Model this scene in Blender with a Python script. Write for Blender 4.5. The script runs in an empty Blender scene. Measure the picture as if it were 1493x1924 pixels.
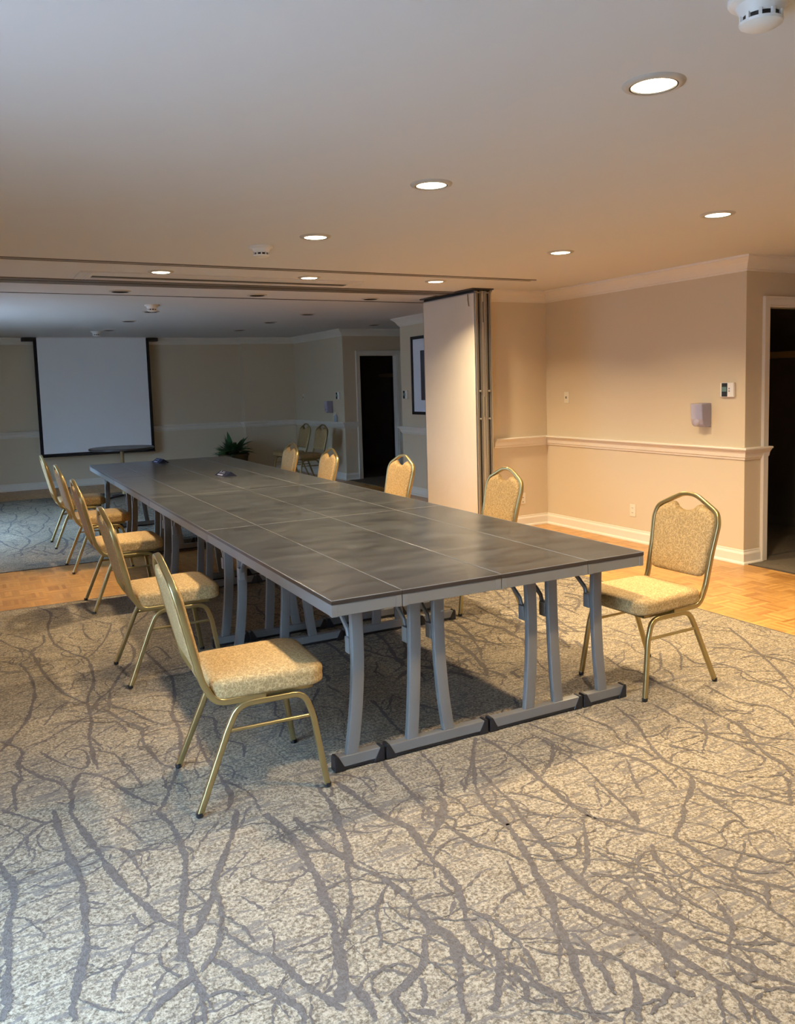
import bpy, bmesh, math, random
from mathutils import Vector, Matrix
R = math.radians
PI = math.pi
scene = bpy.context.scene
C = scene.collection
H = 2.441          # ceiling height
XW = 4.374         # right-hand wall plane

# ------------------------------------------------------------------ materials
def new_mat(name):
    m = bpy.data.materials.new(name); m.use_nodes = True
    nt = m.node_tree
    b = nt.nodes['Principled BSDF']
    return m, nt, b
def N(nt, t, **kw):
    n = nt.nodes.new(t)
    for k, v in kw.items(): setattr(n, k, v)
    return n
def L(nt, a, b): nt.links.new(a, b)
def srgb(r, g, b):
    f = lambda c: (c/255/12.92) if c/255 <= .04045 else ((c/255+.055)/1.055)**2.4
    return (f(r), f(g), f(b), 1)
def plain(name, col, rough=.5, metal=0, bump=0, bscale=200, var=0, vscale=6, spec=None):
    m, nt, b = new_mat(name)
    b.inputs['Base Color'].default_value = col
    b.inputs['Roughness'].default_value = rough
    b.inputs['Metallic'].default_value = metal
    if spec is not None: b.inputs['Specular IOR Level'].default_value = spec
    tc = N(nt, 'ShaderNodeTexCoord')
    if bump:
        n = N(nt, 'ShaderNodeTexNoise'); n.inputs['Scale'].default_value = bscale; n.inputs['Detail'].default_value = 3
        L(nt, tc.outputs['Object'], n.inputs['Vector'])
        bp = N(nt, 'ShaderNodeBump'); bp.inputs['Strength'].default_value = bump; bp.inputs['Distance'].default_value = .002
        L(nt, n.outputs['Fac'], bp.inputs['Height']); L(nt, bp.outputs['Normal'], b.inputs['Normal'])
    if var:
        n = N(nt, 'ShaderNodeTexNoise'); n.inputs['Scale'].default_value = vscale; n.inputs['Detail'].default_value = 4
        L(nt, tc.outputs['Object'], n.inputs['Vector'])
        mx = N(nt, 'ShaderNodeMix', data_type='RGBA')
        mx.inputs[6].default_value = tuple(c*(1-var) for c in col[:3])+(1,)
        mx.inputs[7].default_value = tuple(min(1, c*(1+var)) for c in col[:3])+(1,)
        L(nt, n.outputs['Fac'], mx.inputs[0]); L(nt, mx.outputs[2], b.inputs['Base Color'])
    return m
M = {}
M['wall'] = plain('wall_paint', (.64, .535, .37, 1), .55, bump=.08, bscale=260)
M['wall_low'] = M['wall']
M['trim'] = plain('trim_paint', (.76, .70, .59, 1), .35)
M['ceiling'] = plain('ceiling_paint', (.66, .65, .63, 1), .8, bump=.06, bscale=150)
M['dark_groove'] = plain('track_groove_and_pocket_shade', (.06, .05, .04, 1), .6)
M['track'] = plain('track_metal', (.22, .19, .16, 1), .45, .3)
M['white_metal'] = plain('white_enamel', (.72, .69, .65, 1), .4)
M['ring'] = plain('beige_trim_ring', (.50, .45, .38, 1), .4)
M['gold'] = plain('champagne_metal', (.43, .34, .155, 1), .30, .9, var=.05)
M['alu'] = plain('grey_aluminium', (.215, .208, .192, 1), .42, .3, var=.05)
M['alu_light'] = plain('bright_aluminium', (.25, .25, .24, 1), .4, .2)
M['stain'] = plain('old_stain', (.10, .075, .05, 1), .95, bump=.5, bscale=90)
M['leg_grey'] = plain('grey_painted_steel', (.185, .178, .163, 1), .42, .2, var=.04)
M['black_plastic'] = plain('black_plastic', (.012, .012, .014, 1), .45)
M['edge'] = plain('dark_edge_band', (.035, .026, .02, 1), .4)
M['white_plastic'] = plain('white_plastic', (.78, .76, .70, 1), .35)
M['ivory_plastic'] = plain('ivory_plastic', (.74, .68, .54, 1), .35)
M['beige_panel'] = plain('partition_fabric', (.70, .62, .50, 1), .7, bump=.25, bscale=500, var=.03)
M['steel'] = plain('brushed_steel', (.50, .48, .44, 1), .32, .8)
M['screen'] = plain('screen_fabric', (.84, .86, .86, 1), .9, var=.02, vscale=2)
M['black_cloth'] = plain('screen_border', (.01, .01, .012, 1), .8)
M['dark_glass'] = plain('dark_display', (.006, .009, .008, 1), .5)
M['green_lcd'] = plain('green_display', (.12, .22, .17, 1), .3)
M['grey_mark'] = plain('grey_button', (.25, .25, .25, 1), .5)
M['hall_wall'] = plain('unlit_hall_paint', (.10, .085, .065, 1), .7)  # closet walls and baseboard, their lack of light darkened into the colour
M['hall_wood'] = plain('hall_shelf_wood', (.30, .20, .08, 1), .5)
M['wood_dark'] = plain('dark_table_laminate', (.035, .03, .028, 1), .35)
M['leaf'] = plain('leaf_green', (.035, .11, .035, 1), .45, var=.4, vscale=9)
M['pot'] = plain('brown_planter', (.10, .07, .03, 1), .7, bump=.4, bscale=60)
M['soil'] = plain('soil', (.03, .02, .015, 1), .9)
M['picture_mat'] = plain('picture_mat_board', (.70, .74, .80, 1), .6)
M['picture_ink'] = plain('picture_image', (.06, .07, .09, 1), .5, var=.5, vscale=5)
M['navy'] = plain('navy_card', (.012, .014, .03, 1), .8, spec=.1)
M['paper'] = plain('white_print', (.24, .25, .33, 1), .8)

def fabric():
    m, nt, b = new_mat('gold_leaf_fabric')
    tc = N(nt, 'ShaderNodeTexCoord')
    v = N(nt, 'ShaderNodeTexVoronoi', feature='DISTANCE_TO_EDGE'); v.inputs['Scale'].default_value = 55
    n0 = N(nt, 'ShaderNodeTexNoise'); n0.inputs['Scale'].default_value = 30; n0.inputs['Detail'].default_value = 2
    mp = N(nt, 'ShaderNodeMix', data_type='VECTOR'); mp.inputs[0].default_value = .06
    L(nt, tc.outputs['Object'], n0.inputs['Vector']); L(nt, tc.outputs['Object'], mp.inputs[4]); L(nt, n0.outputs['Color'], mp.inputs[5])
    L(nt, mp.outputs[1], v.inputs['Vector'])
    cr = N(nt, 'ShaderNodeValToRGB'); cr.color_ramp.elements[0].position = .03; cr.color_ramp.elements[1].position = .12
    cr.color_ramp.elements[0].color = (.52, .35, .155, 1); cr.color_ramp.elements[1].color = (.35, .23, .09, 1)
    L(nt, v.outputs['Distance'], cr.inputs['Fac'])
    n = N(nt, 'ShaderNodeTexNoise'); n.inputs['Scale'].default_value = 190; n.inputs['Detail'].default_value = 3
    L(nt, tc.outputs['Object'], n.inputs['Vector'])
    cr2 = N(nt, 'ShaderNodeValToRGB'); cr2.color_ramp.elements[0].position = .42; cr2.color_ramp.elements[1].position = .56
    cr2.color_ramp.elements[0].color = (.72, .70, .66, 1); cr2.color_ramp.elements[1].color = (1, 1, 1, 1)
    L(nt, n.outputs['Fac'], cr2.inputs['Fac'])
    mx = N(nt, 'ShaderNodeMix', data_type='RGBA', blend_type='MULTIPLY'); mx.inputs[0].default_value = .7
    L(nt, cr.outputs['Color'], mx.inputs[6]); L(nt, cr2.outputs['Color'], mx.inputs[7])
    L(nt, mx.outputs[2], b.inputs['Base Color'])
    b.inputs['Roughness'].default_value = .75
    bp = N(nt, 'ShaderNodeBump'); bp.inputs['Strength'].default_value = .35; bp.inputs['Distance'].default_value = .002
    L(nt, n.outputs['Fac'], bp.inputs['Height']); L(nt, bp.outputs['Normal'], b.inputs['Normal'])
    return m
M['fabric'] = fabric()

def slate():
    m, nt, b = new_mat('slate_laminate')
    tc = N(nt, 'ShaderNodeTexCoord')
    geo = N(nt, 'ShaderNodeNewGeometry')
    mp = N(nt, 'ShaderNodeMapping'); mp.inputs['Scale'].default_value = (1.0, 2.6, 1); mp.inputs['Rotation'].default_value = (0, 0, R(20))
    L(nt, geo.outputs['Position'], mp.inputs['Vector'])
    n = N(nt, 'ShaderNodeTexNoise'); n.inputs['Scale'].default_value = 3.2; n.inputs['Detail'].default_value = 8; n.inputs['Roughness'].default_value = .62; n.inputs['Distortion'].default_value = .6
    L(nt, mp.outputs['Vector'], n.inputs['Vector'])
    cr = N(nt, 'ShaderNodeValToRGB'); e = cr.color_ramp.elements
    e[0].position = .32; e[0].color = (.020, .022, .025, 1); e[1].position = .70; e[1].color = (.056, .060, .065, 1)
    L(nt, n.outputs['Fac'], cr.inputs['Fac']); L(nt, cr.outputs['Color'], b.inputs['Base Color'])
    b.inputs['Specular IOR Level'].default_value = .5
    mr = N(nt, 'ShaderNodeMapRange'); mr.inputs['To Min'].default_value = .19; mr.inputs['To Max'].default_value = .24
    L(nt, n.outputs['Fac'], mr.inputs['Value']); L(nt, mr.outputs['Result'], b.inputs['Roughness'])
    return m
M['slate'] = slate()

def parquet():
    m, nt, b = new_mat('finger_parquet')
    geo = N(nt, 'ShaderNodeNewGeometry')
    sx = N(nt, 'ShaderNodeSeparateXYZ'); L(nt, geo.outputs['Position'], sx.inputs[0])
    def mth(op, a, bb=None, c=None):
        n = N(nt, 'ShaderNodeMath', operation=op)
        for i, v in enumerate((a, bb, c)):
            if v is None: continue
            if isinstance(v, (int, float)): n.inputs[i].default_value = v
            else: L(nt, v, n.inputs[i])
        return n.outputs[0]
    X, Y = sx.outputs['X'], sx.outputs['Y']
    S = .155
    cx, cy = mth('FLOOR', mth('DIVIDE', X, S)), mth('FLOOR', mth('DIVIDE', Y, S))
    par = mth('ABSOLUTE', mth('MODULO', mth('ADD', cx, cy), 2))
    fx, fy = mth('FRACT', mth('DIVIDE', X, S)), mth('FRACT', mth('DIVIDE', Y, S))
    s = mth('ADD', mth('MULTIPLY', fx, par), mth('MULTIPLY', fy, mth('SUBTRACT', 1, par)))
    s6 = mth('MULTIPLY', s, 6)
    idx = mth('FLOOR', s6)
    cb = N(nt, 'ShaderNodeCombineXYZ'); L(nt, cx, cb.inputs[0]); L(nt, cy, cb.inputs[1]); L(nt, idx, cb.inputs[2])
    wn = N(nt, 'ShaderNodeTexWhiteNoise', noise_dimensions='3D'); L(nt, cb.outputs[0], wn.inputs['Vector'])
    cb2 = N(nt, 'ShaderNodeCombineXYZ'); L(nt, cx, cb2.inputs[0]); L(nt, cy, cb2.inputs[1])
    wn2 = N(nt, 'ShaderNodeTexWhiteNoise', noise_dimensions='2D'); L(nt, cb2.outputs[0], wn2.inputs['Vector'])
    gr = N(nt, 'ShaderNodeTexNoise'); gr.inputs['Scale'].default_value = 25; gr.inputs['Detail'].default_value = 4
    L(nt, geo.outputs['Position'], gr.inputs['Vector'])
    f = mth('ADD', mth('ADD', mth('MULTIPLY', wn.outputs['Value'], .45), mth('MULTIPLY', wn2.outputs['Value'], .25)), mth('MULTIPLY', gr.outputs['Fac'], .3))
    cr = N(nt, 'ShaderNodeValToRGB'); e = cr.color_ramp.elements
    e[0].position = .15; e[0].color = (.34, .155, .04, 1); e[1].position = .85; e[1].color = (.64, .35, .105, 1)
    L(nt, f, cr.inputs['Fac'])
    fr = mth('FRACT', s6)
    edge = mth('LESS_THAN', fr, .05)
    mx = N(nt, 'ShaderNodeMix', data_type='RGBA'); L(nt, mth('MULTIPLY', edge, .5), mx.inputs[0])
    L(nt, cr.outputs['Color'], mx.inputs[6]); mx.inputs[7].default_value = (.22, .10, .03, 1)
    L(nt, mx.outputs[2], b.inputs['Base Color'])
    b.inputs['Roughness'].default_value = .33
    return m
M['parquet'] = parquet()

def carpet(name, vein):
    m, nt, b = new_mat(name)
    geo = N(nt, 'ShaderNodeNewGeometry')
    def noise(sc, det=4, ro=.6, dist=0, vec=None):
        n = N(nt, 'ShaderNodeTexNoise'); n.inputs['Scale'].default_value = sc; n.inputs['Detail'].default_value = det
        n.inputs['Roughness'].default_value = ro; n.inputs['Distortion'].default_value = dist
        L(nt, vec or geo.outputs['Position'], n.inputs['Vector']); return n
    def ramp(src, p0, c0, p1, c1):
        cr = N(nt, 'ShaderNodeValToRGB'); e = cr.color_ramp.elements
        e[0].position = p0; e[0].color = c0; e[1].position = p1; e[1].color = c1
        L(nt, src, cr.inputs['Fac']); return cr.outputs['Color']
    fine = noise(95, 3, .7)
    grey, grey2 = (.092, .078, .067, 1), (.146, .125, .106, 1)
    if vein:
        col = ramp(fine.outputs['Fac'], .35, grey, .7, grey2)
    else:
        mid = noise(100, 3, .75)
        base = ramp(mid.outputs['Fac'], .40, (.155, .125, .088, 1), .58, (.38, .32, .228, 1))
        mx0 = N(nt, 'ShaderNodeMix', data_type='RGBA', blend_type='MULTIPLY'); mx0.inputs[0].default_value = .75
        L(nt, base, mx0.inputs[6]); L(nt, ramp(fine.outputs['Fac'], .38, (.60, .57, .53, 1), .56, (1, 1, 1, 1)), mx0.inputs[7])
        # wispy grey scratches of the woven twig pattern
        mp = N(nt, 'ShaderNodeMapping'); mp.inputs['Rotation'].default_value = (0, 0, R(-68)); mp.inputs['Scale'].default_value = (7, 42, 1)
        L(nt, geo.outputs['Position'], mp.inputs['Vector'])
        st = noise(1.0, 5, .62, 1.2, mp.outputs['Vector'])
        big = noise(2.6, 2)
        mm = N(nt, 'ShaderNodeMath', operation='MULTIPLY_ADD'); L(nt, big.outputs['Fac'], mm.inputs[0]); mm.inputs[1].default_value = .35; L(nt, st.outputs['Fac'], mm.inputs[2])
        msk = ramp(mm.outputs[0], .725, (0, 0, 0, 1), .76, (.8, .8, .8, 1))
        mx = N(nt, 'ShaderNodeMix', data_type='RGBA'); L(nt, msk, mx.inputs[0]); L(nt, mx0.outputs[2], mx.inputs[6]); mx.inputs[7].default_value = grey2
        col = mx.outputs[2]
    L(nt, col, b.inputs['Base Color'])
    b.inputs['Roughness'].default_value = .95; b.inputs['Specular IOR Level'].default_value = .15
    bp = N(nt, 'ShaderNodeBump'); bp.inputs['Strength'].default_value = .55; bp.inputs['Distance'].default_value = .006
    L(nt, fine.outputs['Fac'], bp.inputs['Height']); L(nt, bp.outputs['Normal'], b.inputs['Normal'])
    return m
M['carpet'] = carpet('twig_carpet_ground', False)
M['vein'] = carpet('twig_carpet_branches', True)
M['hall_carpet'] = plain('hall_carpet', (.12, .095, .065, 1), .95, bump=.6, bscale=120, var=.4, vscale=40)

def emis(name, col, s):
    m, nt, b = new_mat(name)
    b.inputs['Base Color'].default_value = (.8, .8, .8, 1)
    b.inputs['Emission Color'].default_value = col; b.inputs['Emission Strength'].default_value = s
    return m
LAMP = (1.0, .785, .50)
M['lens_on'] = emis('lit_lens', (1, .84, .60, 1), 9)
M['lens_off'] = plain('unlit_reflector', (.03, .028, .026, 1), .25)
M['can_dark'] = plain('can_baffle', (.02, .018, .016, 1), .5)
def glassy(name, col, alpha, rough=.15):
    m, nt, b = new_mat(name)
    b.inputs['Base Color'].default_value = col; b.inputs['Roughness'].default_value = rough
    b.inputs['Alpha'].default_value = alpha
    return m
M['smoke'] = glassy('smoke_tinted_plastic', (.52, .48, .58, 1), .55)
M['soap'] = plain('soap_pouch', (.12, .13, .24, 1), .4)
M['clear'] = glassy('clear_plastic', (.55, .65, .8, 1), .55)
m, nt, b = new_mat('window_glass'); b.inputs['Transmission Weight'].default_value = 1; b.inputs['Roughness'].default_value = 0; b.inputs['IOR'].default_value = 1.02
M['glass'] = m

# ------------------------------------------------------------------ mesh helpers
def link(name, bm, mats, parent=None, smooth=False, bevel=0, seg=2, recalc=True):
    me = bpy.data.meshes.new(name)
    if recalc: bmesh.ops.recalc_face_normals(bm, faces=bm.faces)
    bm.to_mesh(me); bm.free()
    if not isinstance(mats, (list, tuple)): mats = [mats]
    for m in mats: me.materials.append(m)
    o = bpy.data.objects.new(name, me); C.objects.link(o)
    if smooth:
        for p in me.polygons: p.use_smooth = True
    if bevel:
        md = o.modifiers.new('bevel', 'BEVEL'); md.width = bevel; md.segments = seg; md.limit_method = 'ANGLE'; md.angle_limit = R(40)
    if parent: o.parent = parent
    return o
def smooth_by_angle(o, deg=40):
    me = o.data
    for p in me.polygons: p.use_smooth = True
    bm = bmesh.new(); bm.from_mesh(me)
    for e in bm.edges:
        if len(e.link_faces) == 2 and e.calc_face_angle(0) > R(deg): e.smooth = False
    bm.to_mesh(me); bm.free()
    return o
def box(bm, x0, x1, y0, y1, z0, z1, mi=0):
    vs = [bm.verts.new((x, y, z)) for z in (z0, z1) for x, y in ((x0, y0), (x1, y0), (x1, y1), (x0, y1))]
    for f in ((0, 3, 2, 1), (4, 5, 6, 7), (0, 1, 5, 4), (1, 2, 6, 5), (2, 3, 7, 6), (3, 0, 4, 7)):
        bm.faces.new([vs[i] for i in f]).material_index = mi
    return vs
def BX(*a, **k):
    bm = bmesh.new(); box(bm, *a, **k); return bm
def prism(bm, pts, axis, a0, a1, mi=0):
    """extrude a 2-D polygon along axis ('x','y','z') between a0 and a1"""
    def P(p, a):
        if axis == 'x': return (a, p[0], p[1])
        if axis == 'y': return (p[0], a, p[1])
        return (p[0], p[1], a)
    v0 = [bm.verts.new(P(p, a0)) for p in pts]; v1 = [bm.verts.new(P(p, a1)) for p in pts]
    bm.faces.new(v0).material_index = mi; bm.faces.new(v1[::-1]).material_index = mi
    n = len(pts)
    for i in range(n): bm.faces.new((v0[i], v1[i], v1[(i+1) % n], v0[(i+1) % n])).material_index = mi
def sweep(bm, path, prof, ref, closed=False, mi=0, scale=None):
    """sweep 2-D profile (list of (a,b)) along path; b axis = ref direction (fixed)"""
    path = [Vector(p) for p in path]; ref = Vector(ref).normalized()
    n = len(path); rings = []
    for i, p in enumerate(path):
        if closed: t = (path[(i+1) % n]-path[i-1])
        else: t = path[min(i+1, n-1)]-path[max(i-1, 0)]
        t.normalize()
        a = t.cross(ref); a.normalize(); bdir = a.cross(t); bdir.normalize()
        s = scale[i] if scale else 1
        rings.append([bm.verts.new(p+a*(u*s)+bdir*(v*s)) for u, v in prof])
    m = len(prof)
    for i in range(n if closed else n-1):
        r0, r1 = rings[i], rings[(i+1) % n]
        for j in range(m): bm.faces.new((r0[j], r0[(j+1) % m], r1[(j+1) % m], r1[j])).material_index = mi
    if not closed:
        bm.faces.new(rings[0]).material_index = mi; bm.faces.new(rings[-1][::-1]).material_index = mi
def rrect(w, h, r, n=3):
    out = []
    for cx, cy, a0 in ((w/2-r, h/2-r, 0), (-w/2+r, h/2-r, 90), (-w/2+r, -h/2+r, 180), (w/2-r, -h/2+r, 270)):
        for i in range(n+1):
            a = R(a0+90*i/n); out.append((cx+r*math.cos(a), cy+r*math.sin(a)))
    return out
def circ(r, n=12): return [(r*math.cos(2*PI*i/n), r*math.sin(2*PI*i/n)) for i in range(n)]
def fillet(pts, r, n=6):
    """round the inner corners of a 3-D polyline"""
    pts = [Vector(p) for p in pts]; rs = r if isinstance(r, (list, tuple)) else [r]*len(pts)
    out = [pts[0]]
    for i in range(1, len(pts)-1):
        p0, p, p1 = pts[i-1], pts[i], pts[i+1]
        d0, d1 = (p0-p).normalized(), (p1-p).normalized()
        ang = d0.angle(d1)
        t = min(rs[i]/math.tan(ang/2), (p0-p).length*.48, (p1-p).length*.48)
        a, bb = p+d0*t, p+d1*t
        for k in range(n+1):
            s = k/n
            out.append(a*(1-s)**2+p*2*s*(1-s)+bb*s*s)
    out.append(pts[-1]); return out
def lathe(bm, prof, n=32, cx=0, cy=0, mi=0):
    rings = []
    for r, z in prof:
        if r < 1e-5: rings.append([bm.verts.new((cx, cy, z))])
        else: rings.append([bm.verts.new((cx+r*math.cos(2*PI*i/n), cy+r*math.sin(2*PI*i/n), z)) for i in range(n)])
    for a, bb in zip(rings, rings[1:]):
        if len(a) == 1 and len(bb) == 1: continue
        for i in range(n):
            j = (i+1) % n
            if len(a) == 1: f = (a[0], bb[i], bb[j])
            elif len(bb) == 1: f = (a[i], bb[0], a[j])
            else: f = (a[i], bb[i], bb[j], a[j])
            bm.faces.new(f).material_index = mi
def empty(name, loc, rz=0):
    o = bpy.data.objects.new(name, None); C.objects.link(o)
    o.location = loc; o.rotation_euler = (0, 0, rz); o.empty_display_size = .1
    return o
def tag(o, label, cat, group=None, kind=None):
    if label: o['label'] = label
    if cat: o['category'] = cat
    if group: o['group'] = group
    if kind: o['kind'] = kind
    return o
def struct(o): o['kind'] = 'structure'; return o
def copy_tree(o, parent=None):
    c = o.copy(); C.objects.link(c); c.parent = parent
    for ch in [x for x in bpy.data.objects if x.parent == o]: copy_tree(ch, c)
    return c
# ------------------------------------------------------------------ camera
cam = bpy.data.cameras.new('camera'); co = bpy.data.objects.new('camera', cam); C.objects.link(co)
f = Vector((0.467677, 0.878778, -0.095015)); r = Vector((0.881126, -0.472017, -0.028581)); f.normalize(); r.normalize(); u = r.cross(f)
mt = Matrix((r, u, -f)).transposed().to_4x4(); mt.translation = Vector((-1.113854, -2.629492, 1.516936))
co.matrix_world = mt
cam.sensor_fit = 'VERTICAL'; cam.sensor_height = 24; cam.lens = 24*1536.47/1924; cam.shift_y = -(962-870.66)/1924
cam.clip_start = .05
scene.camera = co

# ------------------------------------------------------------------ the room
XL, YF, YB, XA = -1.95, -5.0, 11.8, 6.3      # left wall, front wall, back wall, alcove depth
struct(link('floor', BX(XL-.1, XA+.1, YF-.1, YB+.3, -.1, 0), M['parquet']))
struct(link('ceiling', BX(XL-.1, XA+.1, YF-.1, YB+.3, H, H+.12), M['ceiling']))
def wall(name, *bs, mat='wall'):
    bm = bmesh.new()
    for b in bs: box(bm, *b)
    return struct(link(name, bm, M[mat]))
wall('wall_right', (XW, XW+.12, 1.916, 4.285, 0, H), (3.62, XW+.12, 4.285, 5.3, 0, H), (XW, XW+.12, 5.3, 7.5, 0, H), (XW, XW+.12, 9.57, YB+.2, 0, H), (XW, XW+.12, YF, -.2, 0, H))
D1, D2 = (4.631, 5.45, 2.07, 1.796), (4.663, 5.358, 2.025, 9.45)
for i, (a, b, h, y) in enumerate((D1, D2)):
    wall('wall_doorway' if i == 0 else 'wall_doorway_far', (XW, a, y, y+.12, 0, H), (b, XA, y, y+.12, 0, H), (a, b, y, y+.12, h, H))
    # dark cupboard behind the doorway
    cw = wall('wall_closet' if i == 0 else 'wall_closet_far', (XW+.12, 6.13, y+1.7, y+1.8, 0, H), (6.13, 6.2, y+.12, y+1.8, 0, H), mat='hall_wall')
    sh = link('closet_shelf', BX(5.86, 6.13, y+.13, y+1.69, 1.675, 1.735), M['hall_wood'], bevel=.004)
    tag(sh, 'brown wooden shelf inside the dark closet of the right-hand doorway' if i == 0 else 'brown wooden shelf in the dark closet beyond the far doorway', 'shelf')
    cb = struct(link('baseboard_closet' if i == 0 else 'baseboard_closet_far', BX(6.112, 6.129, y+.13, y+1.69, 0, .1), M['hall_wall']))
    bm = bmesh.new(); w = .068
    for yy0, yy1 in ((y-.02, y),):
        prism(bm, [(a-w, 0), (a, 0), (a, h), (b, h), (b, 0), (b+w, 0), (b+w, h+w), (a-w, h+w)], 'y', yy0, yy1)
        prism(bm, [(a-w, 0), (a-w+.02, 0), (a-w+.02, h+w-.02), (b+w-.02, h+w-.02), (b+w-.02, 0), (b+w, 0), (b+w, h+w), (a-w, h+w)], 'y', yy0-.008, yy0)
    for q in ((a-.001, a+.014), (b-.014, b+.001)): box(bm, q[0], q[1], y, y+.125, 0, h)
    box(bm, a, b, y, y+.125, h-.014, h+.001)
    struct(link('door_%d' % (i+1), bm, M['trim'], bevel=.002))
wall('wall_alcove', (XA, XA+.1, -.2, 1.916, 0, H), (XW, XA, -.32, -.2, 0, H))
wall('wall_alcove_far', (XA, XA+.1, 7.38, 9.57, 0, H), (XW+.12, XA, 7.38, 7.5, 0, H))
wall('wall_back', (XL-.1, XW+.12, YB, YB+.2, 0, H), (3.4, XW, YB-.2, YB, 0, H))
wall('wall_front', (XL-.1, XW+.12, YF-.12, YF, 0, H))
WINS = ((-2.4, .1, .15, 2.15), (6.3, 8.5, .1, 2.15))
bs = []; y0 = YF
for (a, b, z0, z1) in WINS:
    bs += [(XL-.15, XL, y0, a, 0, H), (XL-.15, XL, a, b, 0, z0), (XL-.15, XL, a, b, z1, H)]; y0 = b
bs.append((XL-.15, XL, y0, YB, 0, H))
wall('wall_left', *bs)
for i, (a, b, z0, z1) in enumerate(WINS):
    bm = bmesh.new()
    for yy in (a, (a+b)/2-.03, b-.06): box(bm, XL-.1, XL-.04, yy, yy+.06, z0, z1)
    for zz in (z0, z1-.06): box(bm, XL-.1, XL-.04, a, b, zz, zz+.06)
    w = struct(link('window_%d' % (i+1), bm, M['trim']))
    link('pane', BX(XL-.075, XL-.07, a+.05, b-.05, z0+.05, z1-.05), M['glass'], parent=w)

def moulding(name, path, prof, cap=True):
    """profile (distance from wall, z) mitred along path; the room lies to the right of the path"""
    bm = bmesh.new(); P = [Vector(p) for p in path]; rings = []
    for i, p in enumerate(P):
        n0 = n1 = None
        if i: d = (P[i]-P[i-1]).normalized(); n0 = Vector((d.y, -d.x))
        if i < len(P)-1: d = (P[i+1]-P[i]).normalized(); n1 = Vector((d.y, -d.x))
        if n0 is None: m = n1
        elif n1 is None: m = n0
        else: m = (n0+n1); m = m/(m.dot(n0))
        rings.append([bm.verts.new((p.x+m.x*a, p.y+m.y*a, z)) for a, z in prof])
    k = len(prof)
    for r0, r1 in zip(rings, rings[1:]):
        for j in range(k): bm.faces.new((r0[j], r1[j], r1[(j+1) % k], r0[(j+1) % k]))
    bm.faces.new(rings[0]); bm.faces.new(rings[-1][::-1])
    return struct(link(name, bm, M['trim']))
CROWN = [(0, H-.112), (.010, H-.112), (.012, H-.100), (.022, H-.096), (.034, H-.072), (.052, H-.048), (.076, H-.028), (.084, H-.018), (.094, H-.016), (.096, H), (0, H)]
RAIL = [(0, .842), (.010, .845), (.014, .860), (.022, .866), (.028, .895), (.040, .915), (.046, .918), (.048, .925), (.058, .928), (.060, .936), (.056, .944), (0, .944)]
BASE = [(0, 0), (.032, 0), (.031, .010), (.026, .018), (.015, .022), (.015, .082), (.011, .092), (.006, .098), (.005, .112), (0, .114)]
near = [(3.64, 4.285), (XW, 4.285), (XW, 1.796), (D1[0]-.068, 1.796)]
moulding('baseboard_right', near, BASE)
moulding('trim_1', [(3.69, 4.285)]+near[1:-1]+[(4.64, 1.796)], [(a*.999, z) if a else (a, z) for a, z in RAIL])
moulding('trim_2', [(3.64, 4.285), (XW, 4.285), (XW, 1.796), (XA, 1.796), (XA, -.2), (XW, -.2), (XW, YF)], CROWN)
moulding('baseboard_right_near', [(XA, 1.7), (XA, -.2), (XW, -.2), (XW, YF)], BASE)
f1 = [(XA, 7.5), (XW, 7.5), (XW, 5.3), (3.62, 5.3)]
moulding('baseboard_far_right', f1, BASE); moulding('trim_3', f1, RAIL); moulding('trim_4', f1, CROWN)
f2 = [(XL, YB), (3.4, YB), (3.4, YB-.2), (XW, YB-.2), (XW, 9.45), (D2[0]-.068, 9.45)]
moulding('baseboard_back', f2, BASE); moulding('trim_5', f2, RAIL); moulding('trim_6', f2[:-1]+[(XA, 9.45)], CROWN)
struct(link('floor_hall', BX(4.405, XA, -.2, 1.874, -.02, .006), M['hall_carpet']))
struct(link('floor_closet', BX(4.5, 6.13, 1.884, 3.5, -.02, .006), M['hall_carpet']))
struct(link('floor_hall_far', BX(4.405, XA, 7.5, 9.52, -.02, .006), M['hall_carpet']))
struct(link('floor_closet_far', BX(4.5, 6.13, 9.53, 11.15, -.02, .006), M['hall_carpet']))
struct(link('trim_7', BX(4.392, 4.405, -.2, 1.795, 0, .007), M['dark_groove']))
struct(link('trim_8', BX(4.5, 6.13, 1.8735, 1.8845, 0, .0065), M['black_plastic']))
# ceiling tracks of the folding partition
def strip(n, bs, mats):
    bm = bmesh.new()
    for b, mi in bs: box(bm, *b, mi=mi)
    return struct(link(n, bm, mats))
Z = H-.006
strip('trim_9', [((XL, 3.617, 3.455, 3.480, Z, H), 0), ((XL, 3.617, 3.480, 3.515, Z+.003, H), 1), ((XL, 3.60, 3.515, 3.540, Z, H), 0)], [M['track'], M['ceiling']])
strip('trim_10', [((XL, 3.60, 4.47, 4.54, Z-.004, H), 0), ((XL, 3.60, 4.54, 4.60, Z, H), 1), ((XL, 3.60, 4.60, 4.76, Z-.004, H), 0)], [M['track'], M['dark_groove']])
strip('trim_11', [((XL, 3.62, 5.50, 5.515, Z+.002, H), 0), ((1.0, 3.62, 5.515, 5.53, Z+.002, H), 0)], [M['dark_groove']])
strip('pocket_shade', [((3.37, 3.62, 4.14, 5.18, H-.012, H), 0)], [M['dark_groove']])  # flat dark plate painting the shade of the ceiling pocket above the panels

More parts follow.
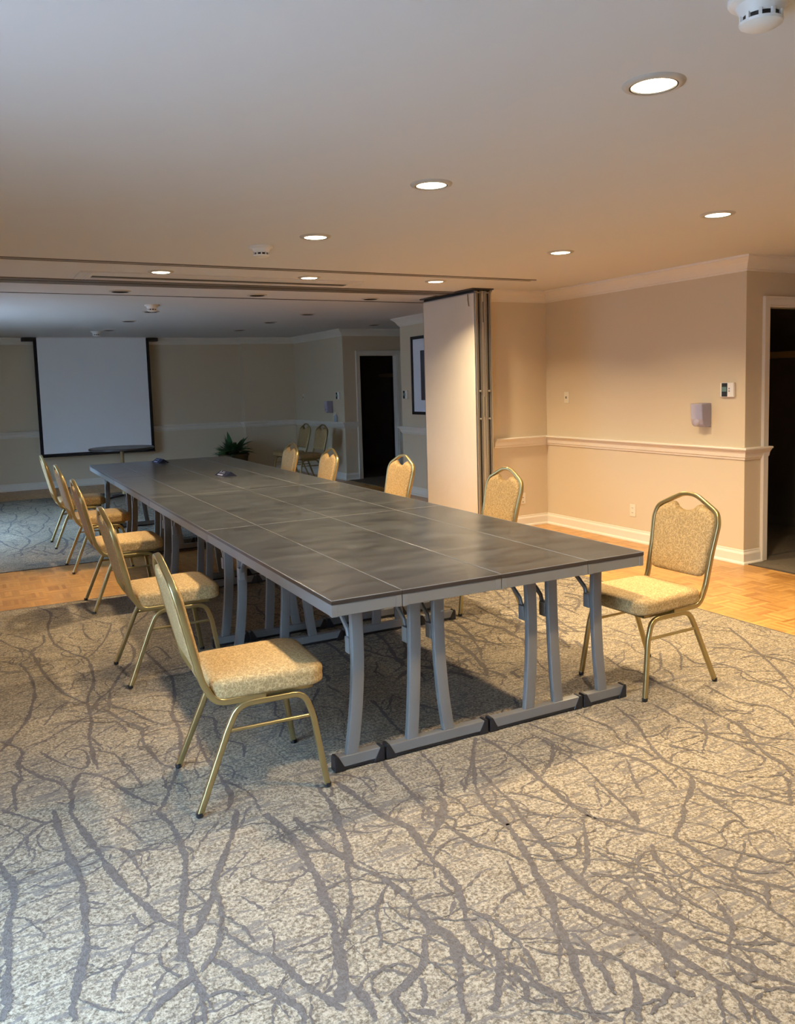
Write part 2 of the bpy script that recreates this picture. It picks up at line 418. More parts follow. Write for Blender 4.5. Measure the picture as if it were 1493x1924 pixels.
# ------------------------------------------------------------------ carpets
VEINS = [
 (3,[(-0.72,3.69),(-0.65,3.45),(-0.7,3.08),(-0.7,2.69),(-0.64,2.44),(-0.57,2.27),(-0.57,2.04),(-0.59,1.83),(-0.64,1.65),(-0.66,1.53)]),
 (2,[(-0.54,3.43),(-0.65,3.29),(-0.66,3.43)]),
 (2,[(-0.54,3.43),(-0.47,3.22),(-0.36,2.97),(-0.33,2.93),(-0.4,2.65),(-0.5,2.39),(-0.57,2.27)]),
 (3,[(-0.66,1.53),(-0.74,1.74),(-0.8,2.09),(-0.82,2.34),(-0.83,2.6),(-0.76,2.72),(-0.74,2.92)]),
 (3,[(-0.91,2.38),(-0.88,2.17),(-0.87,1.89),(-0.9,1.66),(-0.94,1.46),(-1.02,1.26),(-1.06,1.16)]),
 (2,[(-0.91,2.38),(-0.84,2.56),(-0.94,2.8),(-0.99,2.96)]),
 (2,[(-1.01,2.5),(-0.91,2.38)]),
 (3,[(-0.66,1.53),(-0.67,1.36),(-0.68,1.25),(-0.71,1.09),(-0.72,0.89),(-0.72,0.76)]),
 (3,[(-0.05,3.1),(-0.19,2.84),(-0.28,2.8),(-0.31,2.55),(-0.3,2.3),(-0.35,2.07),(-0.43,1.92),(-0.53,1.67),(-0.6,1.57),(-0.67,1.39)]),
 (3,[(-0.25,2.19),(-0.23,1.89),(-0.22,1.66),(-0.27,1.39),(-0.33,1.17),(-0.34,0.99),(-0.38,0.8),(-0.43,0.62),(-0.49,0.48),(-0.55,0.34),(-0.59,0.29)]),
 (2,[(-0.53,1.67),(-0.56,1.47),(-0.5,1.35),(-0.44,1.17),(-0.38,1.06),(-0.35,1.07)]),
 (3,[(-0.67,1.36),(-0.58,1.46)]),
 (3,[(-0.6,1.42),(-0.54,1.21),(-0.49,1.08),(-0.51,0.94),(-0.5,0.8),(-0.49,0.69),(-0.45,0.61)]),
 (2,[(-0.49,1.08),(-0.41,1.1)]),
 (2,[(-0.67,1.27),(-0.61,1.24),(-0.57,1.22),(-0.55,1.08)]),
 (3,[(-1.06,1.28),(-0.98,1.13),(-1.0,0.99),(-1.0,0.84),(-1.03,0.76),(-1.03,0.57)]),
 (2,[(-0.97,1.15),(-0.88,1.19),(-0.79,1.27),(-0.68,1.37)]),
 (2,[(-0.91,1.07),(-0.87,0.96),(-0.8,0.83),(-0.76,0.81),(-0.74,0.89),(-0.75,0.99),(-0.79,1.03)]),
 (3,[(-1.0,0.99),(-0.93,0.82),(-0.87,0.73),(-0.84,0.6),(-0.86,0.45)]),
 (3,[(-0.84,0.6),(-0.8,0.74),(-0.76,0.75),(-0.7,0.66),(-0.66,0.53),(-0.61,0.41),(-0.57,0.34)]),
 (2,[(-0.71,0.96),(-0.64,0.88),(-0.62,0.75),(-0.6,0.63),(-0.59,0.51)]),
 (2,[(-0.62,0.81),(-0.51,0.8)]),
 (3,[(-0.29,0.87),(-0.31,0.68),(-0.31,0.54),(-0.31,0.41),(-0.32,0.26),(-0.37,0.16)]),
 (2,[(-0.31,0.41),(-0.25,0.25),(-0.26,0.11)]),
 (2,[(-0.49,3.03),(-0.51,2.82),(-0.49,2.63),(-0.44,2.59)]),
 (1,[(-0.98,3.13),(-0.89,2.98),(-0.76,2.72)]),
 (2,[(-0.25,2.19),(-0.17,2.26),(-0.15,1.98)]),
 (2,[(-0.87,1.36),(-0.79,1.56),(-0.73,1.61)]),
 (1,[(-0.68,2.71),(-0.58,2.52),(-0.59,2.37)]),
 (1,[(-0.57,1.0),(-0.63,0.93)]),
 (1,[(-0.82,2.24),(-0.74,2.32),(-0.63,2.29),(-0.57,2.27)]),
 (1,[(-0.71,1.78),(-0.66,1.94),(-0.59,1.89)]),
 (2,[(-1.07,0.92),(-1.03,0.93),(-1.0,0.84)]),
 (1,[(-0.99,0.74),(-0.91,0.77)]),
 (4,[(-1.1,0.24),(-1.09,0.16),(-1.07,0.1),(-1.07,-0.0),(-1.09,-0.11),(-1.1,-0.22),(-1.1,-0.31),(-1.11,-0.38),(-1.11,-0.47),(-1.13,-0.52)]),
 (3,[(-1.09,0.24),(-1.04,0.31),(-0.98,0.4),(-0.92,0.43)]),
 (3,[(-1.08,0.61),(-1.03,0.54),(-0.95,0.43),(-0.92,0.43)]),
 (2,[(-1.09,0.4),(-1.04,0.42),(-0.99,0.46)]),
 (4,[(-0.91,0.51),(-0.91,0.37),(-0.9,0.22),(-0.89,0.09),(-0.88,-0.03),(-0.89,-0.15),(-0.9,-0.27),(-0.91,-0.35),(-0.93,-0.42),(-0.95,-0.49),(-0.97,-0.56),(-0.97,-0.61)]),
 (4,[(-0.86,0.45),(-0.83,0.26),(-0.81,0.13),(-0.79,0.0),(-0.77,-0.11),(-0.74,-0.21),(-0.72,-0.28),(-0.7,-0.34),(-0.67,-0.39)]),
 (3,[(-0.89,0.1),(-0.86,0.11),(-0.83,0.14)]),
 (4,[(-0.59,0.31),(-0.56,0.19),(-0.56,0.06),(-0.57,-0.06),(-0.6,-0.18),(-0.63,-0.28),(-0.66,-0.38)]),
 (6,[(-0.66,-0.38),(-0.67,-0.44),(-0.68,-0.5),(-0.7,-0.53)]),
 (4,[(-0.33,0.16),(-0.39,0.01),(-0.46,-0.12),(-0.52,-0.23),(-0.54,-0.29),(-0.58,-0.35),(-0.62,-0.42),(-0.66,-0.45)]),
 (3,[(-0.53,-0.28),(-0.54,-0.37),(-0.57,-0.47),(-0.59,-0.52),(-0.62,-0.56),(-0.66,-0.6)]),
 (5,[(-0.62,-0.57),(-0.59,-0.62),(-0.56,-0.7),(-0.54,-0.76)]),
 (3,[(-0.57,-0.47),(-0.54,-0.53),(-0.51,-0.6),(-0.49,-0.63)]),
 (3,[(-0.68,-0.53),(-0.68,-0.62),(-0.68,-0.7),(-0.7,-0.78)]),
 (5,[(-0.68,-0.61),(-0.73,-0.63),(-0.78,-0.66),(-0.82,-0.7)]),
 (2,[(-0.68,-0.61),(-0.67,-0.67),(-0.67,-0.74)]),
 (2,[(-0.67,-0.7),(-0.62,-0.7),(-0.56,-0.76)]),
 (2,[(-0.78,-0.59),(-0.73,-0.55),(-0.7,-0.54)]),
 (2,[(-0.87,-0.54),(-0.82,-0.47),(-0.79,-0.4),(-0.75,-0.38),(-0.73,-0.35)]),
 (2,[(-0.73,-0.35),(-0.76,-0.32),(-0.77,-0.26),(-0.8,-0.29)]),
 (2,[(-0.8,0.17),(-0.73,0.09),(-0.71,-0.04),(-0.7,-0.14),(-0.72,-0.2)]),
 (2,[(-0.73,0.09),(-0.65,0.06),(-0.6,0.09)]),
 (2,[(-0.73,0.34),(-0.69,0.22),(-0.67,0.13)]),
 (2,[(-0.88,-0.13),(-0.83,-0.17)]),
 (2,[(-0.91,-0.34),(-0.86,-0.38)]),
 (1,[(-0.92,-0.41),(-0.88,-0.46)]),
 (2,[(-0.97,-0.42),(-0.93,-0.41)]),
 (1,[(-1.07,-0.42),(-1.03,-0.42)]),
 (1,[(-0.92,-0.11),(-0.97,-0.15),(-1.01,-0.17)]),
 (1,[(-0.47,-0.18),(-0.41,-0.2),(-0.34,-0.19)]),
 (1,[(-0.45,-0.27),(-0.39,-0.26)]),
 (2,[(-0.62,-0.15),(-0.59,-0.15),(-0.54,-0.15)]),
 (2,[(-0.6,-0.23),(-0.54,-0.26)]),
 (3,[(-0.63,-0.36),(-0.58,-0.35)]),
 (2,[(-1.0,-0.3),(-0.96,-0.32)]),
 (1,[(-1.04,0.03),(-1.01,0.04),(-0.93,0.07)]),
 (2,[(-0.88,-0.59),(-0.86,-0.52)]),
 (2,[(-0.44,0.05),(-0.37,0.1)]),
 (1,[(-0.47,-0.34),(-0.43,-0.44)]),
 (5,[(-0.25,0.08),(-0.23,-0.04),(-0.22,-0.16),(-0.23,-0.29),(-0.24,-0.39),(-0.26,-0.49),(-0.27,-0.57),(-0.3,-0.66),(-0.32,-0.73),(-0.34,-0.79),(-0.36,-0.84)]),
 (4,[(-0.49,-0.62),(-0.46,-0.69),(-0.44,-0.78),(-0.41,-0.86),(-0.39,-0.91)]),
 (5,[(-0.53,-0.74),(-0.5,-0.8),(-0.48,-0.86),(-0.49,-0.9)]),
 (4,[(-0.17,0.0),(-0.16,-0.13),(-0.15,-0.22),(-0.12,-0.31),(-0.11,-0.37),(-0.07,-0.46),(-0.05,-0.54),(-0.04,-0.61),(-0.04,-0.69),(-0.05,-0.75)]),
 (3,[(-0.03,-0.03),(-0.06,-0.14),(-0.08,-0.24),(-0.11,-0.32),(-0.16,-0.44),(-0.19,-0.52),(-0.24,-0.61),(-0.28,-0.67)]),
 (6,[(-0.33,-0.75),(-0.35,-0.82),(-0.39,-0.88)]),
 (4,[(-0.35,-0.82),(-0.33,-0.89),(-0.33,-0.96),(-0.34,-0.98)]),
 (4,[(0.09,-0.1),(0.13,-0.2),(0.15,-0.27),(0.13,-0.38),(0.12,-0.45),(0.12,-0.53),(0.11,-0.63),(0.08,-0.71),(0.05,-0.78),(0.04,-0.84),(0.05,-0.9),(0.04,-0.96),(-0.01,-1.02),(-0.05,-1.07),(-0.08,-1.09)]),
 (6,[(-0.05,-0.7),(-0.05,-0.75),(-0.07,-0.78)]),
 (4,[(-0.08,-0.77),(-0.13,-0.85),(-0.16,-0.88),(-0.22,-0.91),(-0.26,-0.93),(-0.27,-0.98),(-0.28,-1.02)]),
 (5,[(-0.04,-0.75),(-0.03,-0.82),(-0.03,-0.88),(-0.02,-0.94),(-0.0,-0.98)]),
 (4,[(-0.03,-0.82),(-0.05,-0.88),(-0.08,-0.95),(-0.12,-1.01),(-0.14,-1.07),(-0.15,-1.09)]),
 (2,[(-0.07,-0.46),(-0.03,-0.51),(0.05,-0.55)]),
 (3,[(0.32,-0.24),(0.24,-0.31),(0.15,-0.39)]),
 (3,[(0.26,-0.32),(0.28,-0.41),(0.29,-0.48),(0.34,-0.55),(0.36,-0.62)]),
 (4,[(0.46,-0.32),(0.45,-0.41),(0.42,-0.51),(0.39,-0.6),(0.38,-0.65)]),
 (3,[(0.04,-0.96),(0.06,-1.0),(0.07,-1.06)]),
 (3,[(0.08,-0.76),(0.11,-0.8),(0.12,-0.87),(0.12,-0.94),(0.11,-1.0)]),
 (4,[(0.31,-0.31),(0.27,-0.23),(0.23,-0.22)]),
 (3,[(0.32,-0.6),(0.28,-0.7),(0.26,-0.77)]),
 (2,[(-0.09,-0.54),(-0.15,-0.61),(-0.18,-0.69),(-0.21,-0.76)]),
 (2,[(-0.37,-0.72),(-0.33,-0.71)]),
 (2,[(-0.44,-0.63),(-0.38,-0.64),(-0.31,-0.63)]),
 (2,[(0.11,-0.53),(0.07,-0.61)]),
 (2,[(0.08,-0.67),(0.04,-0.72),(0.01,-0.74)]),
 (2,[(0.04,-0.49),(0.1,-0.46)]),
 (2,[(0.1,-0.24),(0.03,-0.3)]),
 (3,[(-0.17,-0.91),(-0.2,-0.98),(-0.22,-0.99)]),
 (3,[(-0.25,-0.99),(-0.2,-1.03)]),
 (2,[(-0.19,-0.51),(-0.15,-0.53)]),
 (1,[(-0.2,-0.42),(-0.15,-0.38)]),
 (1,[(-0.4,-0.42),(-0.34,-0.38),(-0.28,-0.33)]),
 (3,[(-0.35,-0.51),(-0.31,-0.54)]),
 (3,[(-0.34,-0.8),(-0.3,-0.83)]),
 (4,[(0.01,-1.01),(0.04,-1.06),(0.01,-1.11)]),
 (2,[(-0.23,-0.64),(-0.22,-0.66)]),
 (2,[(0.03,-0.2),(0.05,-0.22)]),
 (4,[(-0.26,-0.29),(-0.25,-0.33)]),
 (4,[(0.51,-0.46),(0.49,-0.55),(0.47,-0.64),(0.45,-0.74),(0.45,-0.8),(0.44,-0.86),(0.46,-0.94),(0.47,-1.01),(0.49,-1.07),(0.52,-1.13),(0.53,-1.2),(0.56,-1.25),(0.58,-1.33),(0.61,-1.38),(0.62,-1.4)]),
 (4,[(0.39,-0.61),(0.35,-0.72),(0.31,-0.82),(0.27,-0.91),(0.23,-1.0),(0.19,-1.08),(0.16,-1.14),(0.13,-1.2),(0.11,-1.24)]),
 (4,[(0.34,-0.8),(0.36,-0.87),(0.38,-0.94),(0.4,-1.0),(0.43,-1.05),(0.44,-1.1),(0.44,-1.15),(0.45,-1.21),(0.46,-1.28),(0.47,-1.33),(0.48,-1.38),(0.48,-1.46)]),
 (3,[(0.7,-0.5),(0.74,-0.56),(0.78,-0.61),(0.8,-0.66),(0.84,-0.73),(0.86,-0.77)]),
 (3,[(0.69,-0.53),(0.63,-0.61),(0.57,-0.69),(0.5,-0.76),(0.45,-0.79)]),
 (3,[(0.88,-0.58),(0.83,-0.65)]),
 (3,[(1.04,-0.67),(0.94,-0.73),(0.87,-0.78),(0.87,-0.84),(0.87,-0.91),(0.88,-0.98),(0.87,-1.04),(0.91,-1.09),(0.95,-1.16)]),
 (3,[(0.78,-0.76),(0.73,-0.83),(0.72,-0.91),(0.73,-0.98),(0.75,-1.02)]),
 (2,[(0.82,-0.82),(0.8,-0.89),(0.79,-0.95),(0.8,-1.01),(0.83,-1.07),(0.83,-1.11),(0.82,-1.16),(0.82,-1.22),(0.81,-1.26)]),
 (2,[(0.5,-0.78),(0.56,-0.84),(0.62,-0.88),(0.65,-0.93),(0.65,-1.01),(0.66,-1.09),(0.67,-1.15),(0.67,-1.17)]),
 (3,[(0.61,-0.9),(0.61,-0.98),(0.62,-1.04)]),
 (3,[(0.54,-0.89),(0.52,-0.95),(0.52,-1.04)]),
 (2,[(0.53,-0.99),(0.57,-1.05),(0.59,-1.11),(0.61,-1.17),(0.63,-1.2)]),
 (3,[(0.72,-1.07),(0.69,-1.13),(0.67,-1.17),(0.61,-1.21),(0.57,-1.24)]),
 (2,[(0.67,-1.17),(0.71,-1.21),(0.72,-1.26),(0.75,-1.31)]),
 (3,[(0.63,-1.21),(0.62,-1.25),(0.65,-1.28),(0.65,-1.33)]),
 (5,[(0.48,-1.08),(0.43,-1.14),(0.41,-1.19),(0.38,-1.23)]),
 (4,[(0.21,-1.02),(0.27,-1.06),(0.3,-1.1),(0.31,-1.15),(0.33,-1.2),(0.35,-1.25),(0.38,-1.3)]),
 (4,[(0.31,-1.15),(0.28,-1.2),(0.24,-1.25),(0.2,-1.29)]),
 (3,[(0.35,-1.25),(0.31,-1.27),(0.24,-1.29)]),
 (3,[(0.46,-1.3),(0.41,-1.35),(0.37,-1.4)]),
 (3,[(0.27,-0.97),(0.27,-1.03),(0.25,-1.09),(0.24,-1.14),(0.21,-1.2)]),
 (5,[(0.06,-1.06),(0.07,-1.1),(0.09,-1.14),(0.08,-1.17),(0.09,-1.22)]),
 (3,[(0.11,-0.99),(0.08,-1.07)]),
 (2,[(0.59,-0.69),(0.61,-0.77),(0.63,-0.83),(0.65,-0.9)]),
 (2,[(0.49,-0.59),(0.53,-0.64),(0.59,-0.66)]),
 (2,[(0.9,-0.81),(0.94,-0.87),(0.98,-0.94),(1.02,-1.01),(1.06,-1.07)]),
 (2,[(1.01,-0.83),(1.12,-0.8),(1.12,-0.86)]),
 (2,[(0.89,-0.98),(0.92,-1.03),(0.99,-1.07)]),
 (2,[(1.16,-0.75),(1.15,-0.82)]),
 (3,[(0.91,-1.09),(0.83,-1.16)]),
 (2,[(0.54,-1.26),(0.52,-1.33),(0.55,-1.38)]),
 (4,[(0.47,-1.33),(0.45,-1.38),(0.42,-1.42)]),
 (1,[(0.31,-0.87),(0.36,-0.89)]),
 (3,[(0.62,-1.22),(0.71,-1.28)]),
 (5,[(0.13,-1.22),(0.15,-1.26)]),
 (2,[(1.05,-0.88),(1.16,-0.9),(1.13,-0.96)]),
 (3,[(0.01,-1.11),(0.07,-1.14)]),
 (3,[(1.02,0.21),(1.04,0.09),(1.07,-0.02),(1.11,-0.12),(1.14,-0.2),(1.17,-0.28),(1.18,-0.37),(1.16,-0.46),(1.13,-0.54)]),
 (3,[(1.48,0.16),(1.44,0.03),(1.39,-0.09),(1.32,-0.21),(1.26,-0.35),(1.26,-0.45),(1.23,-0.52),(1.13,-0.6),(1.03,-0.66),(0.96,-0.73)]),
 (2,[(1.27,-0.44),(1.32,-0.51),(1.35,-0.59),(1.38,-0.69),(1.4,-0.78),(1.44,-0.8)]),
 (3,[(1.23,-0.54),(1.27,-0.62),(1.3,-0.7),(1.34,-0.77),(1.38,-0.84)]),
 (2,[(1.22,-0.67),(1.28,-0.7)]),
 (3,[(1.19,-0.58),(1.17,-0.67),(1.16,-0.75),(1.14,-0.83)]),
 (3,[(0.75,-0.14),(0.74,-0.24),(0.73,-0.33),(0.72,-0.41),(0.72,-0.5),(0.73,-0.57)]),
 (2,[(0.95,-0.04),(0.96,-0.13),(0.95,-0.24),(0.92,-0.35),(0.89,-0.47),(0.87,-0.56),(0.83,-0.63)]),
 (2,[(0.95,0.12),(0.99,0.02),(0.93,-0.07),(0.85,-0.15),(0.79,-0.18)]),
 (2,[(1.11,-0.31),(1.03,-0.43),(0.99,-0.51)]),
 (3,[(1.9,0.45),(1.86,0.27),(1.85,0.11),(1.81,-0.05),(1.79,-0.18),(1.78,-0.29),(1.76,-0.41),(1.85,-0.5)]),
 (2,[(1.64,0.08),(1.62,-0.05),(1.62,-0.17),(1.6,-0.28),(1.62,-0.37),(1.61,-0.47),(1.6,-0.55),(1.53,-0.58)]),
 (3,[(2.89,0.7),(2.77,0.49),(2.65,0.31),(2.56,0.16),(2.44,-0.01),(2.34,-0.15)]),
 (2,[(2.03,0.13),(2.0,-0.01),(1.99,-0.11),(2.06,-0.21)]),
 (2,[(2.51,0.5),(2.6,0.41),(2.63,0.28),(2.66,0.09)]),
 (2,[(2.29,0.5),(2.24,0.36),(2.33,0.3),(2.34,0.17),(2.29,0.02),(2.29,-0.09),(2.22,-0.23)]),
 (2,[(2.39,0.7),(2.28,0.51),(2.09,0.33)]),
 (2,[(1.71,-0.15),(1.57,-0.29),(1.43,-0.39)]),
 (2,[(1.37,-0.28),(1.42,-0.35),(1.44,-0.4)]),
 (2,[(1.34,-0.16),(1.41,-0.17),(1.53,-0.13)]),
 (3,[(1.78,-0.29),(1.7,-0.41),(1.64,-0.53),(1.62,-0.62),(1.57,-0.7)]),
 (3,[(1.55,-0.65),(1.51,-0.72),(1.38,-0.83)]),
 (2,[(2.06,-0.21),(2.03,-0.33),(1.96,-0.42)]),
 (2,[(1.27,0.19),(1.28,0.09),(1.29,-0.02),(1.24,-0.14),(1.26,-0.24),(1.24,-0.32)]),
 (2,[(2.3,1.14),(2.3,0.92),(2.39,0.82),(2.38,0.67)]),
 (2,[(1.92,0.71),(1.86,0.51),(1.91,0.44)]),
 (2,[(1.59,0.92),(1.51,0.7),(1.55,0.58)]),
 (1,[(2.78,1.2),(2.75,0.93),(2.81,0.79),(2.89,0.7)]),
 (1,[(2.13,0.95),(2.17,0.84),(2.14,0.71)]),
 (1,[(2.82,0.66),(2.91,0.55),(2.9,0.36)]),
 (1,[(0.77,-0.38),(0.82,-0.38)]),
 (1,[(0.92,-0.36),(0.98,-0.42)]),
 (1,[(0.95,-0.62),(1.05,-0.63)]),
 (2,[(2.21,0.59),(2.04,0.42),(1.93,0.37)]),
 (1,[(3.09,0.98),(3.05,0.73),(2.98,0.51)]),
 (2,[(1.8,-0.12),(1.92,-0.19),(1.92,-0.24)]),
 (1,[(1.42,-0.58),(1.49,-0.59)]),
 (2,[(1.14,-0.27),(1.08,-0.36)]),
 (3,[(0.74,0.21),(0.64,0.08),(0.5,-0.15),(0.46,-0.28),(0.44,-0.39),(0.43,-0.5),(0.39,-0.61),(0.35,-0.73),(0.32,-0.83),(0.25,-0.92),(0.22,-0.99)]),
 (2,[(0.63,0.07),(0.44,-0.16)]),
 (3,[(0.59,-0.04),(0.56,-0.19),(0.55,-0.3),(0.51,-0.43),(0.48,-0.57),(0.48,-0.67)]),
 (3,[(0.76,0.21),(0.77,0.06),(0.76,-0.11),(0.74,-0.25),(0.73,-0.38)]),
 (2,[(0.58,-0.25),(0.63,-0.31),(0.67,-0.38),(0.7,-0.42)]),
 (3,[(0.31,0.27),(0.28,0.09),(0.27,-0.07),(0.26,-0.18),(0.27,-0.26)]),
 (5,[(0.34,-0.13),(0.33,-0.2),(0.26,-0.27),(0.22,-0.33)]),
 (2,[(0.47,0.22),(0.45,0.08),(0.42,-0.03),(0.37,-0.13),(0.39,-0.2),(0.37,-0.31)]),
 (4,[(0.06,0.17),(0.08,0.05),(0.09,-0.08),(0.11,-0.17),(0.14,-0.26),(0.13,-0.38),(0.12,-0.46)]),
 (4,[(-0.01,0.18),(-0.02,0.02),(-0.04,-0.09),(-0.07,-0.21),(-0.11,-0.35)]),
 (4,[(-0.17,-0.04),(-0.15,-0.16),(-0.13,-0.26),(-0.11,-0.35)]),
 (2,[(0.98,0.0),(0.88,-0.12),(0.78,-0.19)]),
 (2,[(0.96,0.12),(0.98,-0.08)]),
 (2,[(0.61,-0.12),(0.71,-0.09)]),
 (2,[(0.55,-0.36),(0.59,-0.46)]),
 (2,[(0.33,-0.05),(0.4,-0.07)]),
 (2,[(0.16,0.16),(0.15,-0.01)]),
 (2,[(-0.02,-0.03),(0.05,-0.06)]),
 (2,[(0.43,-0.52),(0.48,-0.57),(0.54,-0.62)]),
]

WID = {1: .0085, 2: .0135, 3: .020, 4: .027, 5: .036, 6: .046}
rnd = random.Random(5)
zcount = [0]
def catmull(p, step):
    out = []; n = len(p)
    for i in range(n-1):
        p0, p1, p2, p3 = Vector(p[max(i-1, 0)]), Vector(p[i]), Vector(p[i+1]), Vector(p[min(i+2, n-1)])
        k = max(2, int((p2-p1).length/step))
        for j in range(k):
            t = j/k
            out.append(.5*((2*p1)+(p2-p0)*t+(2*p0-5*p1+4*p2-p3)*t*t+(3*p1-p0-3*p2+p3)*t**3))
    out.append(Vector(p[-1])); return out
def ribbon(bm, pts, w, z, rect):
    pr = None; n = len(pts); zcount[0] += 1; z = .0038+(zcount[0] % 113)*.000011
    wob = rnd.random()*9
    for i, p in enumerate(pts):
        d = pts[min(i+1, n-1)]-pts[max(i-1, 0)]
        if d.length < 1e-6: continue
        d.normalize(); nn = Vector((-d.y, d.x))
        e = min(1, min(i, n-1-i)/8*.4+.6)
        ww = w*e*(1+.28*math.sin(i*.23+wob))/2
        a = p+nn*(ww+rnd.uniform(-.0035, .0055)); b = p-nn*(ww+rnd.uniform(-.0035, .0055))
        if not all(rect[0]+.004 < q.x < rect[1]-.004 and rect[2]+.004 < q.y < rect[3]-.004 for q in (a, b)): pr = None; continue
        va, vb = bm.verts.new((a.x, a.y, z)), bm.verts.new((b.x, b.y, z))
        if pr:
            for tri in ((pr[0], va, vb), (pr[0], vb, pr[1])):
                fc = bm.faces.new(tri); fc.material_index = 1; fc.normal_update()
                if fc.normal.z < 0: fc.normal_flip()
        pr = (va, vb)
def twigs(bm, pts, w, z, rect, dens):
    n = len(pts)
    for i in range(3, n-3):
        if rnd.random() > dens: continue
        d = (pts[i+1]-pts[i]).normalized(); s = rnd.choice((-1, 1))
        a = s*R(rnd.uniform(25, 75)); q = [pts[i].copy()]; dd = Vector((d.x*math.cos(a)-d.y*math.sin(a), d.x*math.sin(a)+d.y*math.cos(a)))
        if rnd.random() < .5: dd = -dd
        bend = R(rnd.uniform(-9, 9))
        for k in range(rnd.randint(5, 26)):
            q.append(q[-1]+dd*.012)
            aa = bend+R(rnd.uniform(-9, 9)); dd = Vector((dd.x*math.cos(aa)-dd.y*math.sin(aa), dd.x*math.sin(aa)+dd.y*math.cos(aa)))
        ribbon(bm, q, rnd.uniform(.003, .007), z, rect)
STAINS = [(-1.014, .12, .016), (-.86, -.083, .006), (-.816, -.112, .007), (-.253, -.747, 0.006), (.32, -.376, .010), (.137, -.803, .008)]
def make_carpet(name, rect, offs, seed):
    global rnd
    rnd = random.Random(seed)
    bm = bmesh.new(); box(bm, rect[0], rect[1], rect[2], rect[3], -.004, .0035); zc = [0]
    z = .0038; cov = set(); G = .28
    cell = lambda p: (int(math.floor(p[0]/G)), int(math.floor(p[1]/G)))
    for oi, (ox, oy, fx) in enumerate(offs):
        newc = set()
        for w, pl in VEINS:
            pts = catmull([(fx*x+ox, y+oy) for x, y in pl], .010)
            run = []
            runs = []
            for p in pts:
                if cell(p) in cov:
                    if len(run) > 4: runs.append(run)
                    run = []
                else: run.append(p)
            if len(run) > 4: runs.append(run)
            for q in runs:
                if not any(rect[0] < p.x < rect[1] and rect[2] < p.y < rect[3] for p in q): continue
                zc[0] += 1; zz = z+(zc[0] % 41)*.00003; ribbon(bm, q, WID[w]*.72, zz, rect); twigs(bm, q, w, zz+.00002, rect, .085)
                for p in q: newc.add(cell(p))
        cov |= newc
    if seed == 3:
        for (sx, sy, sr) in STAINS:
            vs = [bm.verts.new((sx+sr*(1+.35*math.sin(k*2.1+sx*9))*math.cos(2*PI*k/14), sy+sr*(.7+.2*math.cos(k*1.7))*math.sin(2*PI*k/14), .0051)) for k in range(14)]
            bm.faces.new(vs).material_index = 2
    return link(name, bm, [M['carpet'], M['vein'], M['stain']], recalc=False)
CA, CB = (XL+.5, 3.06, -4.6, 3.70), (XL+.5, 3.06, 5.13, 10.42)
c1 = make_carpet('carpet', CA, [(0, 0, 1), (1.6, 1.7, 1), (3.3, 2.2, -1), (-2.2, .9, 1), (1.2, -2.6, 1), (-1.0, -3.6, 1), (4.4, -1.9, -1), (-1.2, 2.2, 1)], 3)
tag(c1, 'large beige carpet inlay with grey twig pattern in the front room', 'carpet')
c2 = make_carpet('carpet', CB, [(0, 6.6, 1), (.4, 9.0, 1), (3.1, 7.6, -1), (-2.2, 7.2, 1), (1.3, 5.1, 1), (1.3, 8.2, 1)], 4)
tag(c2, 'bluish grey twig-patterned carpet inlay in the unlit far room', 'carpet')
for i, rc in enumerate((CA, CB)):
    bm = bmesh.new(); e = .012
    for b in ((rc[0], rc[1]+e, rc[2]-e, rc[2]), (rc[0], rc[1]+e, rc[3], rc[3]+e), (rc[1], rc[1]+e, rc[2], rc[3])): box(bm, *b, -.004, .004)
    link('edge_strip', bm, M['vein'] if i == 0 else M['black_plastic'], parent=(c1, c2)[i])

# ------------------------------------------------------------------ ceiling fittings
def downlight(x, y, on, label, group):
    t = empty('recessed_ceiling_light', (x, y, H)); tag(t, label, 'ceiling light', group)
    bm = bmesh.new(); lathe(bm, [(.074, 0), (.076, -.010), (.082, -.011), (.094, -.006), (.098, 0)], 40)
    smooth_by_angle(link('trim_ring', bm, M['ring'], t))
    bm = bmesh.new(); lathe(bm, [(.0745, -.001), (.0745, -.0095), (.0705, -.0095), (.0705, -.001)], 40)
    link('baffle', bm, M['can_dark'], t)
    if on:
        bm = bmesh.new(); lathe(bm, [(0, -.009), (.040, -.0085), (.066, -.007), (.0705, -.004), (.0705, -.001)], 40)
        link('lens', bm, M['lens_on'], t, smooth=True)
        ld = bpy.data.lights.new('lamp', 'AREA'); ld.shape = 'DISK'; ld.size = .13; ld.energy = LAMP_W; ld.color = LAMP[:3]; ld.spread = R(135)
        lo = bpy.data.objects.new('lamp', ld); C.objects.link(lo); lo.location = (0, 0, -.013); lo.parent = t
    else:
        bm = bmesh.new(); lathe(bm, [(0, -.003), (.0705, -.003), (.0705, -.001)], 40)
        link('reflector', bm, M['lens_off'], t)
    return t
LAMP_W = 38
on = [(.888, -.66, 'largest lit round ceiling light, nearest the viewer'), (.888, .72, 'lit ceiling light near the middle, second of the front lights counting away from the viewer'),
      (.888, 2.12, 'lit ceiling light beside the smoke detector, third in the row over the tables'), (2.79, .72, 'lit ceiling light furthest right, over the chair at the table end'),
      (2.79, 2.11, 'lit ceiling light between the rightmost light and the folding partition'), (.33, 3.87, 'lit ceiling light over the left end of the slot air diffuser'),
      (1.556, 3.87, 'lit ceiling light over the right end of the slot air diffuser'), (2.75, 3.80, 'lit ceiling light just left of the folding partition'),
      (2.79, -.66, 'lit ceiling light outside the right edge of the view')]
for x, y, l in on: downlight(x, y, True, l, 'lit ceiling lights')
